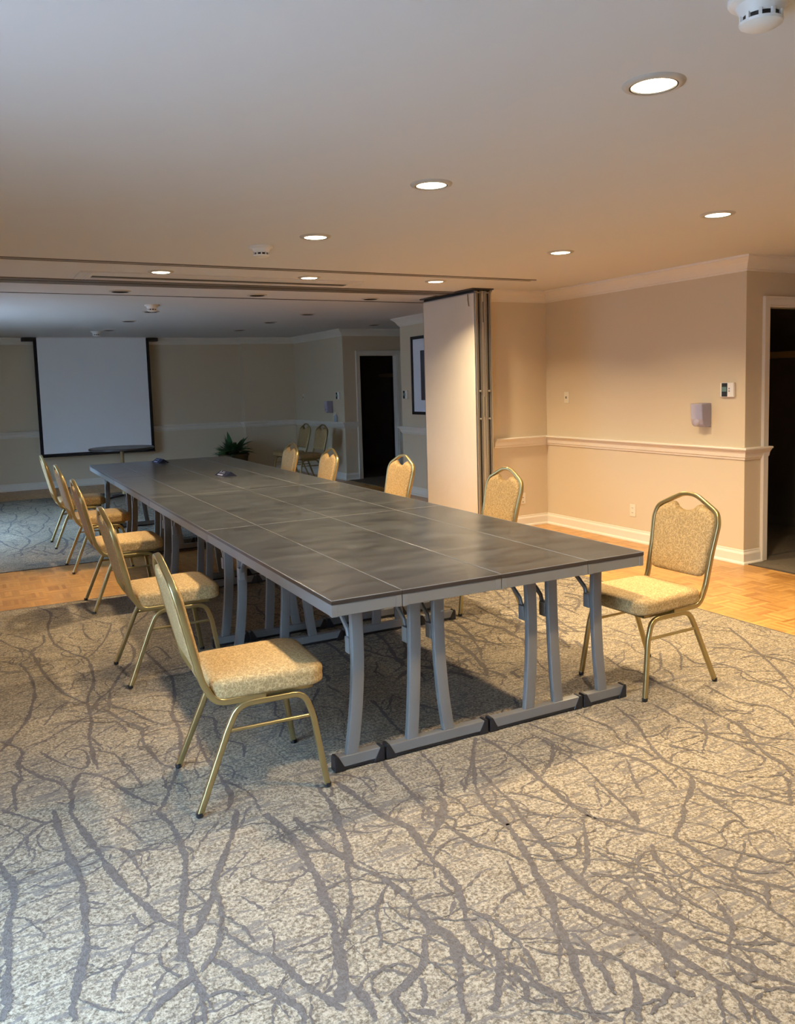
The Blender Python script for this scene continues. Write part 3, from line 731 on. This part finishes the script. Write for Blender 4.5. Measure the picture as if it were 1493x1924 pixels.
off = [(.25, 5.20, 'unlit round ceiling light just behind the partition track, leftmost'), (1.545, 5.20, 'unlit round ceiling light behind the partition track, middle one'), (2.81, 5.25, 'unlit round ceiling light behind the partition track, beside the folding panels'),
       (.90, 7.06, 'unlit ceiling light right behind the smoke detector of the far room'), (.89, 8.39, 'unlit ceiling light in the left file of the far room, second from front'), (.895, 9.98, 'unlit ceiling light in the left file, nearest the projection screen'),
       (2.83, 7.07, 'unlit ceiling light in the right file of the far room, front one'), (2.77, 8.31, 'unlit ceiling light in the right file, middle one'), (2.80, 9.82, 'unlit ceiling light in the right file, nearest the back wall'),
       (4.51, 8.56, 'unlit ceiling light in the alcove before the far doorway')]
for x, y, l in off: downlight(x, y, False, l, 'unlit ceiling lights')
def detector(x, y, label, s=1):
    t = empty('smoke_detector', (x, y, H)); tag(t, label, 'smoke detector', 'smoke detectors')
    bm = bmesh.new(); lathe(bm, [(.078*s, 0), (.078*s, -.008), (.076*s, -.011), (.060*s, -.017), (.050*s, -.036), (.046*s, -.043), (.044*s, -.043)], 36)
    smooth_by_angle(link('base', bm, M['white_plastic'], t), 30)
    bm = bmesh.new(); lathe(bm, [(.044*s, -.040), (.044*s, -.058)], 36); link('vent', bm, M['can_dark'], t)
    bm = bmesh.new()
    for k in range(10):
        a = 2*PI*k/10
        vs = box(bm, .043*s, .051*s, -.004, .004, -.060, -.040)
        for v in vs: v.co = Matrix.Rotation(a, 3, 'Z') @ v.co
    lathe(bm, [(.052*s, -.056), (.050*s, -.062), (.036*s, -.070), (.020*s, -.073), (0, -.0735)], 36)
    smooth_by_angle(link('cap', bm, M['white_plastic'], t), 30)
detector(.70, -1.20, 'white smoke detector in the top right corner of the view')
detector(.69, 2.56, 'white smoke detector behind the third ceiling light of the front room')
detector(.77, 6.36, 'white smoke detector on the unlit ceiling, front one of the far room')
detector(.76, 10.3, 'white smoke detector on the far ceiling above the projection screen')
t = empty('air_diffuser', (0, 0, H)); tag(t, 'long white slot air diffuser in the ceiling along the partition track', 'air vent')
bm = bmesh.new(); box(bm, -.24, 2.12, 3.985, 4.17, -.010, 0); box(bm, -.24, 2.12, 4.30, 4.40, -.010, 0); box(bm, -.24, -.13, 4.17, 4.30, -.010, 0); box(bm, 2.05, 2.12, 4.17, 4.30, -.010, 0)
for k in range(4): box(bm, -.235+k*.025, -.225+k*.025, 4.0, 4.38, -.014, -.010)
link('frame', bm, M['white_metal'], t, bevel=.001)
bm = bmesh.new(); box(bm, -.13, 2.05, 4.17, 4.30, -.006, -.001); link('slot', bm, M['can_dark'], t)
bm = bmesh.new(); box(bm, -.13, 2.05, 4.215, 4.225, -.010, -.006); box(bm, -.13, 2.05, 4.255, 4.265, -.010, -.006); link('blade', bm, M['track'], t)

# ------------------------------------------------------------------ folding partition
def panel(x0, x1, label, first):
    t = empty('folding_partition_panel', (x0, 4.66, .03)); tag(t, label, 'partition panel', 'folding partition panels')
    w = x1-x0; A, B, T = -.51, .51, 2.385
    link('panel_face', BX(.002, w-.002, A+.02, B-.006, .03, T-.02), M['beige_panel'], t, bevel=.002)
    bm = bmesh.new()
    for a, b in ((0, .014), (.022, .028), (w-.028, w-.022), (w-.014, w)): box(bm, a, b, A, A+.022, 0, T)
    box(bm, .0, w, A+.014, A+.0215, 0, T); box(bm, 0, w, B-.008, B, 0, T); box(bm, 0, w, A, B, T-.022, T-.012)
    link('edge_frame', bm, M['steel'], t)
    bm = bmesh.new(); box(bm, .030, w-.030, A+.004, A+.016, 0, T); link('groove', bm, M['can_dark'], t)
    bm = bmesh.new(); box(bm, .01, w-.01, A+.01, B-.01, T-.012, T+.012); box(bm, .01, w-.01, A+.01, B-.01, -.028, .003); link('seal', bm, M['black_plastic'], t)
    for z in (1.405, 1.13):
        bm = bmesh.new(); lathe(bm, [(0, 0), (.010, 0), (.010, .016), (0, .018)], 12)
        o = link('latch', bm, M['steel'], t, smooth=True); o.location = (w/2, A+.006, z); o.rotation_euler = (R(90), 0, 0)
    if first:
        bm = bmesh.new(); sweep(bm, [(-.003, -.38, T-.02), (-.004, -.385, T-.08), (-.003, -.40, T-.14)], circ(.003, 6), (0, 1, 0)); link('cord', bm, M['can_dark'], t)
        bm = bmesh.new(); box(bm, w+.002, w+.018, A+.002, A+.022, 0, T); h = link('hinge_rail', bm, M['steel'], t)
        for z in (2.18, 1.25):
            link('hinge', BX(w+.0, w+.020, A-.004, A+.002, z-.10, z+.10), M['leg_grey'], t, bevel=.002)
panel(3.405, 3.488, 'beige folding wall panel facing the tables, left leaf of the stack', True)
panel(3.510, 3.593, 'folding wall panel seen edge on, right leaf against the wall', False)

# ------------------------------------------------------------------ wall fittings
def thermostat(x, y, z, label):
    t = empty('thermostat', (x, y, z)); tag(t, label, 'thermostat', 'wall thermostats')
    link('case', BX(-.028, 0, -.066, .066, -.058, .058), M['white_plastic'], t, bevel=.006)
    link('display_panel', BX(-.0305, -.027, -.006, .048, -.054, .054), M['dark_glass'], t)
    link('screen', BX(-.0315, -.030, .0, .044, -.014, .024), M['green_lcd'], t)
    for k in (-1, 1): link('button', BX(-.031, -.028, -.030, -.018, k*.010-.006, k*.010+.006), M['grey_mark'], t, bevel=.001)
thermostat(XW, 1.952, 1.405, 'white thermostat with dark display above the soap dispenser, front room')
thermostat(XW, 7.36, 1.385, 'white thermostat beside the framed picture in the far room')
thermostat(XW, 9.66, 1.375, 'white thermostat at the wall corner beyond the two stored chairs')
def dispenser(x, y, z, label):
    t = empty('soap_dispenser', (x, y, z)); tag(t, label, 'soap dispenser', 'wall soap dispensers')
    link('backplate', BX(-.012, 0, -.058, .058, -.10, .10), M['smoke'], t, bevel=.004)
    o = [(-.012, -.095), (-.072, -.098), (-.098, -.075), (-.110, -.03), (-.116, .098), (-.012, .102)]
    bm = bmesh.new(); prism(bm, o, 'y', -.062, .062)
    link('cover', bm, M['smoke'], t, bevel=.008, seg=3)
    link('soap_pouch', BX(-.085, -.015, -.045, .045, -.045, .085), M['soap'], t, bevel=.012)
    bm = bmesh.new(); lathe(bm, [(0, 0), (.030, 0), (.030, .012), (.024, .020), (0, .022)], 24)
    b = link('push_button', bm, M['smoke'], t, smooth=True); b.location = (-.094, 0, -.058); b.rotation_euler = (0, R(-80), 0)
dispenser(XW, 2.185, 1.198, 'smoky translucent soap dispenser above the chair rail, front room')
dispenser(XW, 9.96, 1.19, 'smoky translucent soap dispenser above the two stored chairs')
def plate(x, y, z, face, kind, label):
    t = empty('electrical_outlet' if kind == 'outlet' else 'wall_plate' if kind == 'jack' else 'light_switch', (x, y, z)); t.rotation_euler = (0, 0, 0 if face == 'x' else R(90) if face == 'y' else 0)
    tag(t, label, {'outlet': 'outlet', 'jack': 'wall plate', 'switch': 'light switch'}[kind])
    link('cover_plate', BX(-.006, 0, -.036, .036, -.058, .058), M['ivory_plastic'], t, bevel=.002)
    if kind == 'outlet':
        for k in (-1, 1):
            s = link('socket', BX(-.0085, -.005, -.017, .017, k*.022-.014, k*.022+.014), M['ivory_plastic'], t, bevel=.003)
            bm = bmesh.new(); box(bm, -.0092, -.0084, -.008, -.005, k*.022-.003, k*.022+.007); box(bm, -.0092, -.0084, .005, .008, k*.022-.003, k*.022+.007); link('slot', bm, M['black_plastic'], s)
    elif kind == 'switch':
        link('toggle', BX(-.018, -.005, -.006, .006, -.010, .012), M['grey_mark'], t, bevel=.002)
    else:
        for zz in (.010, -.035):
            bm = bmesh.new(); lathe(bm, [(0, 0), (.005, 0), (.005, .003), (0, .004)], 12); s = link('jack', bm, M['black_plastic'], t); s.location = (-.006, 0, zz); s.rotation_euler = (0, R(-90), 0)
plate(XW, 3.022, .290, 'x', 'outlet', 'ivory electrical outlet low on the right wall above the baseboard')
plate(XW, 3.955, 1.343, 'x', 'switch', 'small ivory light switch on the right wall near the corner')
plate(4.044, 4.285, .295, 'y', 'jack', 'pale wall plate behind the chair beside the folding partition')
plate(XW, 11.2, 1.35, 'x', 'switch', 'faint light switch on the far right wall above the stored chairs')
plate(XW, 9.86, 1.02, 'x', 'jack', 'wall plate with dark socket under the far soap dispenser')
bt = empty('sanitizer_bottle', (XW-.032, 9.74, .944)); tag(bt, 'clear bluish pump bottle standing on the far chair rail', 'bottle')
bm = bmesh.new(); lathe(bm, [(0, 0), (.024, 0), (.026, .004), (.026, .085), (.020, .105), (.009, .115), (.009, .122), (0, .122)], 20); link('body', bm, M['clear'], bt, smooth=True)
bm = bmesh.new(); lathe(bm, [(.011, .120), (.011, .136), (.004, .138), (.004, .160), (0, .160)], 12); box(bm, -.030, .006, -.005, .005, .156, .166); link('pump', bm, M['white_plastic'], bt)
# framed picture on the far right wall
t = empty('framed_picture', (XW, 6.65, 1.64)); tag(t, 'black framed picture half hidden behind the folding partition', 'picture')
bm = bmesh.new()
for b in ((-.51, .51, .485, .525), (-.51, .51, -.525, -.485), (-.51, -.47, -.525, .525), (.47, .51, -.525, .525)): box(bm, -.03, 0, b[0], b[1], b[2], b[3])
link('frame', bm, M['black_plastic'], t, bevel=.003)
link('mat_board', BX(-.014, -.002, -.48, .48, -.49, .49), M['picture_mat'], t)
link('print', BX(-.016, -.0135, -.27, .27, -.33, .33), M['picture_ink'], t)

# ------------------------------------------------------------------ projection screen
t = empty('projection_screen', (.885, YB-.18, 0)); tag(t, 'white projection screen with black border pulled down on the back wall', 'projection screen')
link('housing', BX(-1.06, 1.05, -.03, .10, 2.375, 2.430), M['black_plastic'], t, bevel=.004)
link('screen_surface', BX(-.845, .845, -.036, -.034, .575, 2.436), M['screen'], t)
bm = bmesh.new()
for b in ((-.895, -.845, .53, 2.40), (.845, .895, .53, 2.40), (-.845, .845, .53, .575)): box(bm, b[0], b[1], -.037, -.033, b[2], b[3])
link('border', bm, M['black_cloth'], t)
bm = bmesh.new(); sweep(bm, [(-.90, -.035, .53), (.90, -.035, .53)], circ(.011, 10), (0, 0, 1)); link('weight_bar', bm, M['black_plastic'], t)
link('cover_strip', BX(-.845, .845, -.05, -.038, 2.425, 2.441), M['white_metal'], t)

# ------------------------------------------------------------------ round table and plant
t = empty('round_table', (.90, 9.55, 0)); tag(t, 'dark round pedestal table in front of the projection screen', 'table')
bm = bmesh.new(); lathe(bm, [(0, .715), (.435, .715), (.448, .722), (.448, .738), (.440, .745), (0, .745)], 56); smooth_by_angle(link('tabletop', bm, M['wood_dark'], t), 30)
bm = bmesh.new(); lathe(bm, [(0, .05), (.028, .05), (.028, .69), (.12, .70), (.12, .714), (0, .714)], 24); smooth_by_angle(link('column', bm, M['hall_wood'], t), 30)
for k in range(4):
    a = R(20+90*k); bm = bmesh.new()
    sweep(bm, [(0, 0, .06), (.15*math.cos(a), .15*math.sin(a), .05), (.32*math.cos(a), .32*math.sin(a), .02)], rrect(.045, .03, .008), (0, 0, 1), scale=[1, .9, .7]); link('leg', bm, M['black_plastic'], t)
t = empty('potted_plant', (3.02, 11.16, 0)); tag(t, 'leafy green potted plant standing at the back wall right of the screen', 'plant')
bm = bmesh.new(); lathe(bm, [(0, 0), (.17, 0), (.20, .02), (.25, .38), (.265, .39), (.265, .42), (.245, .42), (.24, .38), (0, .375)], 28); smooth_by_angle(link('planter', bm, M['pot'], t), 30)
bm = bmesh.new(); rn = random.Random(12)
for k in range(84):
    a = rn.uniform(0, 2*PI); el = rn.uniform(8, 78); ln = rn.uniform(.20, .36) if el > 25 else rn.uniform(.26, .40); wd = rn.uniform(.036, .056)
    h = Vector((math.cos(a), math.sin(a), 0)); p = Vector((h.x*.05, h.y*.05, rn.uniform(.36, .50))); dirv = h*math.cos(R(el))+Vector((0, 0, math.sin(R(el))))
    side = Vector((-h.y, h.x, 0)); prev = None
    for i in range(9):
        s = i/8; ww = wd*math.sin(PI*(.06+.94*s)**.8)*(1 if i < 8 else 0) if s > .28 else .004
        nrm = dirv.cross(side); v = [bm.verts.new(p-side*ww+nrm*(-.25*ww)), bm.verts.new(p), bm.verts.new(p+side*ww+nrm*(-.25*ww))]
        if prev: bm.faces.new((prev[0], v[0], v[1], prev[1])); bm.faces.new((prev[1], v[1], v[2], prev[2]))
        prev = v; p = p+dirv*(ln/8); dirv = (dirv+Vector((0, 0, -.10))).normalized()
fo = link('foliage', bm, M['leaf'], t, smooth=True); md = fo.modifiers.new('thick', 'SOLIDIFY'); md.thickness = .0015
bm = bmesh.new(); lathe(bm, [(0, .376), (.235, .376), (.20, .392), (0, .40)], 20); link('soil', bm, M['soil'], t)

# ------------------------------------------------------------------ banquet chairs
def bx_(z): return -.205-.225*(z-.47)
def make_chair():
    t = empty('banquet_chair', (0, 0, 0)); t['category'] = 'chair'
    TP = rrect(.023, .020, .005)
    # seat cushion
    def outline():
        pts = []
        def corner(cx, cy, r, a0, n=6):
            for i in range(n+1):
                a = R(a0+90*i/n); pts.append((cx+r*math.cos(a), cy+r*math.sin(a)))
        corner(.255-.07, .212-.07, .07, 0); corner(-.185+.045, .195-.045, .045, 90); corner(-.185+.045, -.195+.045, .045, 180); corner(.255-.07, -.212+.07, .07, 270)
        return pts
    ol = outline(); bm = bmesh.new(); rings = []; cx = .035
    for s, z in ((.90, .410), (.975, .409), (.995, .414), (1.0, .425), (.992, .440), (.998, .447), (1.0, .458), (.992, .470), (.965, .480), (.90, .487), (.75, .492), (.45, .495)):
        rings.append([bm.verts.new((cx+(x-cx)*s, y*s, z+(.004 if z < .47 else .0))) for x, y in ol])
    for r0, r1 in zip(rings, rings[1:]):
        for j in range(len(ol)): bm.faces.new((r0[j], r0[(j+1) % len(ol)], r1[(j+1) % len(ol)], r1[j]))
    bm.faces.new(rings[0][::-1]); bm.faces.new(rings[-1])
    link('seat', bm, M['fabric'], t, smooth=True)
    # backrest pad
    half = [(0, .530), (.07, .530), (.135, .531), (.156, .537), (.168, .552), (.173, .58), (.179, .66), (.186, .74), (.190, .79), (.187, .822), (.172, .850), (.145, .869), (.110, .884), (.085, .890), (.070, .884), (.052, .866), (.028, .855), (0, .851)]
    ol = half+[(-y, z) for y, z in half[-2:0:-1]]
    bm = bmesh.new(); cz = .70; n = len(ol)
    def ring(s, off): return [bm.verts.new((bx_(cz+(z-cz)*s)+off, y*s, cz+(z-cz)*s)) for y, z in ol]
    seq = [(.30, .026), (.6, .026), (.85, .024), (.94, .020), (.985, .012), (1.0, .003), (.99, -.008), (.955, -.012), (.85, -.014), (.6, -.0145), (.3, -.0145)]
    rr = [ring(s, o) for s, o in seq]
    for r0, r1 in zip(rr, rr[1:]):
        for j in range(n): bm.faces.new((r0[j], r0[(j+1) % n], r1[(j+1) % n], r1[j]))
    for rg, o in ((rr[0], .026), (rr[-1], -.0145)):
        c = bm.verts.new((bx_(cz)+o, 0, cz))
        for j in range(n): bm.faces.new((rg[j], rg[(j+1) % n], c))
    link('backrest', bm, M['fabric'], t, smooth=True)
    # back frame: one tube from under the seat up one side, over the hump and down the other
    side = [(.02, .187, .402), (-.165, .187, .402), (bx_(.49), .187, .49), (bx_(.66), .192, .66), (bx_(.80), .204, .80), (bx_(.858), .188, .858), (bx_(.905), .100, .905), (bx_(.934), .045, .932), (bx_(.936), 0, .936)]
    full = side+[(x, -y, z) for x, y, z in side[-2::-1]]
    P = fillet(full, [0, .07, .2, .6, .12, .08, .3, .3, .3, .3, .3, .08, .12, .6, .2, .07, 0], 6)
    bm = bmesh.new()
    # profile kept square to the back plane
    rings = []; m_ = len(P); prof = rrect(.021, .025, .005)
    for i, p in enumerate(P):
        tt = (P[min(i+1, m_-1)]-P[max(i-1, 0)]).normalized()
        if p.z > .52: bn = Vector((1, 0, .25)).normalized()
        else: bn = Vector((0, 0, 1)).cross(Vector((0, 1, 0))) if False else tt.cross(Vector((0, 1 if p.y > 0 else -1, 0))).normalized()
        if bn.x < 0 and p.z > .45: bn = -bn
        if p.z <= .52:
            bn = tt.cross(Vector((0, 1, 0))).normalized()
            if (p.y > 0): bn = -bn
            if bn.x < -1e-3 or (abs(bn.x) < .3 and bn.z < 0): bn = -bn
        a = tt.cross(bn).normalized(); b2 = a.cross(tt).normalized()
        rings.append([bm.verts.new(p+a*uu+b2*vv) for uu, vv in prof])
    for r0, r1 in zip(rings, rings[1:]):
        for j in range(len(prof)): bm.faces.new((r0[j], r0[(j+1) % len(prof)], r1[(j+1) % len(prof)], r1[j]))
    bm.faces.new(rings[0]); bm.faces.new(rings[-1][::-1])
    smooth_by_angle(link('back_frame', bm, M['gold'], t), 50)
    # legs
    for s in (1, -1):
        for front in (1, 0):
            y0, y1 = s*.192, s*.216
            pts = [(.03, y0, .384), (.165, y0, .384), (.196, s*.197, .29), (.236, y1, .012)] if front else [(.031, y0, .384), (-.085, y0, .384), (-.130, s*.197, .29), (-.243, y1, .012)]
            bm = bmesh.new(); sweep(bm, fillet(pts, [0, .085, .3, 0], 8), TP, (0, 1, 0))
            lg = smooth_by_angle(link('leg', bm, M['gold'], t), 50)
            bm = bmesh.new(); lathe(bm, [(0, 0), (.012, 0), (.0135, .004), (.0135, .016), (0, .016)], 14, pts[-1][0]+(.002 if front else -.003), y1); link('glide', bm, M['black_plastic'], lg)
        bm = bmesh.new(); sweep(bm, [(-.130, s*.197, .292), (.196, s*.197, .292)], rrect(.013, .013, .004), (0, 1, 0)); link('stretcher', bm, M['gold'], t)
    bm = bmesh.new()
    for b in ((-.14, .205, -.180, -.162), (-.14, .205, .162, .180), (.187, .205, -.18, .18), (-.14, -.12, -.18, .18)): box(bm, *b, .392, .412)
    link('seat_frame', bm, M['gold'], t, bevel=.002)
    return t
proto = make_chair()
for _o in [x for x in bpy.data.objects if x.type == 'MESH' and (x.parent == proto or (x.parent and x.parent.parent == proto))]:
    for _v in _o.data.vertices: _v.co.z *= .975; used = [False]
def place_chair(x, y, rz, label, group):
    o = proto if not used[0] else copy_tree(proto)
    used[0] = True
    o.location = (x, y, 0.0056 if (CA[0] < x < CA[1] and y < CA[3]) or (CB[2]-.3 < y < CB[3] and x < CB[1]) else 0); o.rotation_euler = (0, 0, R(rz)); tag(o, label, 'chair', group)
    return o
GL, GR = 'chairs along the left side of the tables', 'chairs along the right side of the tables'
place_chair(-.200, .378, -3.5, 'gold banquet chair nearest the viewer at the front left table corner', GL)
place_chair(-.190, 1.850, 0, 'gold banquet chair second from the viewer on the left side', GL)
place_chair(-.140, 3.470, 0, 'gold banquet chair third from the viewer on the left, feet on the carpet edge', GL)
place_chair(-.112, 4.90, 1, 'gold banquet chair fourth from the viewer on the left, standing over the parquet strip', GL)
place_chair(-.118, 6.21, 0, 'farthest gold banquet chair on the left side, on the blue-lit carpet', GL)
place_chair(1.862, .345, 181.5, 'gold banquet chair alone at the front right table corner', GR)
place_chair(1.915, 2.02, 180, 'gold banquet chair on the right side before the folding partition', GR)
place_chair(1.90, 3.49, 183, 'gold banquet chair on the right side in front of the picture wall', GR)
place_chair(1.77, 4.75, 180, 'gold banquet chair, second from the far end on the right side of the tables', GR)
place_chair(1.76, 5.78, 180, 'farthest gold banquet chair on the right side of the tables', GR)
place_chair(3.74, 10.30, 183, 'brown-looking banquet chair against the far wall, left one of two', 'stored chairs at the far wall')
place_chair(3.76, 9.62, 184, 'brown-looking banquet chair against the far wall, right one next to the corner', 'stored chairs at the far wall')

# ------------------------------------------------------------------ conference tables
TR = R(-.626)
TZ = .724
def make_table(x0, x1, L_, legs, bars, name='folding_table', brace_side=-1):
    """table top from local x0..x1, y 0..L_; legs: list of bowed legs at each end"""
    t = empty(name, (0, 0, 0)); w = x1-x0; g = .0022
    link('tabletop', BX(g, w-g, g, L_-g, TZ-.016, TZ-.001), [M['slate']], t, bevel=.0022, seg=2)
    bm = bmesh.new(); e = .0012
    box(bm, g-e, w-g+e, g-e, g, TZ-.018, TZ-.0032); box(bm, g-e, w-g+e, L_-g, L_-g+e, TZ-.018, TZ-.0032); box(bm, g-e, g, g, L_-g, TZ-.018, TZ-.0032); box(bm, w-g, w-g+e, g, L_-g, TZ-.018, TZ-.0032)
    link('edge_band', bm, M['edge'], t)
    bm = bmesh.new(); q, zt, zb = .0009, TZ-.0004, TZ-.0032
    box(bm, g-e, w-g+e, g-e, g-e+q, zb, zt); box(bm, g-e, w-g+e, L_-g+e-q, L_-g+e, zb, zt); box(bm, g-e, g-e+q, g, L_-g, zb, zt); box(bm, w-g+e-q, w-g+e, g, L_-g, zb, zt)
    link('edge_trim', bm, M['alu_light'], t)
    bm = bmesh.new(); z0, z1 = TZ-.064, TZ-.0185; h = .003; k = .020
    box(bm, h, w-h, h, h+k, z0, z1); box(bm, h, w-h, L_-h-k, L_-h, z0, z1); box(bm, h, h+k, h+k, L_-h-k, z0, z1); box(bm, w-h-k, w-h, h+k, L_-h-k, z0, z1)
    link('apron', bm, M['alu'], t, bevel=.0015)
    for cx, cy in ((0, 0), (1, 0), (0, 1), (1, 1)):
        a, b = (h-.0015 if cx == 0 else w-h-.024), (h-.0015 if cy == 0 else L_-h-.024)
        link('corner_bracket', BX(a, a+.0255, b, b+.0255, z0-.0015, z1), M['alu'], t, bevel=.002)
    for end in (0, 1):
        yb = .135 if end == 0 else L_-.135
        for (xt, xm, xb, br) in legs:
            zs = [z0+.006, .50, .34, .19, .052]
            # smooth bow through the three measured stations
            def bow(z):
                za, zb, zc_ = .65, .34, .052
                return xt*(z-zb)*(z-zc_)/((za-zb)*(za-zc_))+xm*(z-za)*(z-zc_)/((zb-za)*(zb-zc_))+xb*(z-za)*(z-zb)/((zc_-za)*(zc_-zb))
            pts = [(bow(z)-x0, yb, z) for z in [z0+.004, .58, .5, .42, .36, .3, .24, .18, .12, .08, .05]]
            bm = bmesh.new(); sweep(bm, pts, rrect(.028, .051, .004), (1, 0, 0))
            lg = smooth_by_angle(link('leg', bm, M['leg_grey'], t), 50)
            # folding brace: two links with a hinge, running up to the underside
            sg = 1 if end == 0 else -1; lx = bow(.5)-x0+br*.012
            lx = bow(.5)-x0-.014
            bm = bmesh.new(); sweep(bm, [(lx, yb+sg*.040, .490), (lx, yb+sg*.060, .545), (lx, yb+sg*.140, .605)], rrect(.020, .012, .003), (1, 0, 0))
            bk = link('brace', bm, M['alu'], t)
            bm = bmesh.new(); sweep(bm, [(lx, yb+sg*.142, .597), (lx, yb+sg*.105, .630), (lx, yb+sg*.165, .668)], rrect(.022, .014, .003), (1, 0, 0)); box(bm, lx-.022, lx+.022, min(yb+sg*.14, yb+sg*.20), max(yb+sg*.14, yb+sg*.20), .645, .704); link('hinge', bm, M['black_plastic'], bk)
            box_ = BX(lx-.016, lx+.016, min(yb+sg*.012, yb+sg*.052), max(yb+sg*.012, yb+sg*.052), .455, .520); link('bracket', box_, M['alu'], lg, bevel=.002)
        b0, b1 = bars[0]-x0, bars[1]-x0
        bm = bmesh.new(); box(bm, b0+.012, b1-.012, yb-.019, yb+.019, .016, .058); link('foot_bar', bm, M['leg_grey'], t, bevel=.0025)
        for a, s in ((b0, 1), (b1, -1)):
            bm = bmesh.new(); prism(bm, [(a, .0), (a+s*.048, .0), (a+s*.040, .018), (a+s*.016, .062), (a+s*.004, .062), (a, .05)], 'y', yb-.021, yb+.021)
            link('foot_cap', bm, M['black_plastic'], t, bevel=.002)
        bm = bmesh.new(); box(bm, b0+.04, b1-.04, yb-.017, yb+.017, .004, .0165); link('glide_strip', bm, M['black_plastic'], t)
    return t
COLX = [0, .298, .762, 1.221, 1.548]
LEGS = [[(.155, .153, .117, -1)], [(.417, .411, .391, -1), (.531, .535, .568, -1)], [(1.001, 1.006, .985, -1), (1.119, 1.128, 1.148, 1)], [(1.381, 1.382, 1.409, -1)]]
BARS = [(.038, .256), (.264, .758), (.768, 1.279), (1.290, 1.547)]
ROWY = [0, 1.82, 3.51, 5.21, 6.92]
RN = ['nearest row', 'second row from the viewer', 'third row from the viewer', 'farthest row']
CN = ['narrow grey folding table on the left edge, %s', 'grey two-legged folding table left of the middle seam, %s', 'grey two-legged folding table right of the middle seam, %s', 'narrow grey folding table on the right edge, %s']
OX, OY = .0505, .112
protos = {}
for j in range(4):
    for i in range(4):
        L_ = ROWY[j+1]-ROWY[j]
        key = (i, round(L_, 3))
        if key not in protos: o = protos[key] = make_table(COLX[i], COLX[i+1], L_, LEGS[i], BARS[i])
        else: o = copy_tree(protos[key])
        lx, ly = COLX[i], ROWY[j]
        zoff = .0085 if j != 2 and not (j == 1) else .0085
        o.location = (OX+lx*math.cos(TR)-ly*math.sin(TR), OY+lx*math.sin(TR)+ly*math.cos(TR), .0052); o.rotation_euler = (0, 0, TR)
        tag(o, CN[i] % RN[j], 'table', 'folding tables pushed together')
# tent cards
def card(x, y, rz, label):
    t = empty('tent_card', (x, y, TZ+.0045)); t.rotation_euler = (0, 0, R(rz)); tag(t, label, 'tent card', 'tent cards on the tables')
    bm = bmesh.new(); prism(bm, [(-.06, 0), (.06, 0), (0, .042)], 'x', -.125, .125); link('folded_card', bm, M['navy'], t)
    bm = bmesh.new()
    def on(a, b, x0, x1):   # raised print on the near sloping face, a..b = fraction up the slope
        f_ = lambda s: (-.06+.06*s, .042*s)
        vs = []
        for xx, s in ((x0, a), (x1, a), (x1, b), (x0, b)):
            yy, zz = f_(s); vs.append(bm.verts.new((xx, yy-.0005, zz+.0008)))
        bm.faces.new(vs)
    on(.12, .32, -.080, .040); on(.55, .63, -.045, .03); on(.76, .82, -.035, .02); on(.50, .9, -.080, -.068)
    link('print', bm, M['paper'], t)
card(1.03, 4.80, -84, 'dark folded tent card with white print, nearer one on the tables')
card(.85, 6.76, -84, 'dark folded tent card with white print at the far end of the tables')

# ------------------------------------------------------------------ light
w = bpy.data.worlds.new('world'); scene.world = w; w.use_nodes = True
bg = w.node_tree.nodes['Background']; bg.inputs['Color'].default_value = (.42, .66, 1, 1); bg.inputs['Strength'].default_value = 22
wn = w.node_tree; tcw = wn.nodes.new('ShaderNodeTexCoord'); sp = wn.nodes.new('ShaderNodeSeparateXYZ'); cw = wn.nodes.new('ShaderNodeValToRGB')
ce = cw.color_ramp.elements; ce[0].position = .0; ce[0].color = (.12, .16, .23, 1); ce[1].position = .55; ce[1].color = (.58, .95, 1.48, 1)
e2 = ce.new(.12); e2.color = (.22, .36, .56, 1)
wn.links.new(tcw.outputs['Generated'], sp.inputs[0]); wn.links.new(sp.outputs['Z'], cw.inputs['Fac']); wn.links.new(cw.outputs['Color'], bg.inputs['Color'])
for i, (a, b, z0, z1) in enumerate(WINS):
    ld = bpy.data.lights.new('window_daylight', 'AREA'); ld.shape = 'RECTANGLE'; ld.size = z1-z0; ld.size_y = b-a
    ld.cycles.is_portal = True
    lo = bpy.data.objects.new('window_daylight', ld); C.objects.link(lo); lo.location = (XL-.16, (a+b)/2, (z0+z1)/2); lo.rotation_euler = (0, R(-90), 0)
scene.view_settings.view_transform = 'Standard'; scene.view_settings.look = 'None'; scene.view_settings.gamma = 1; scene.view_settings.use_curve_mapping = False
scene.view_settings.exposure = 0.0
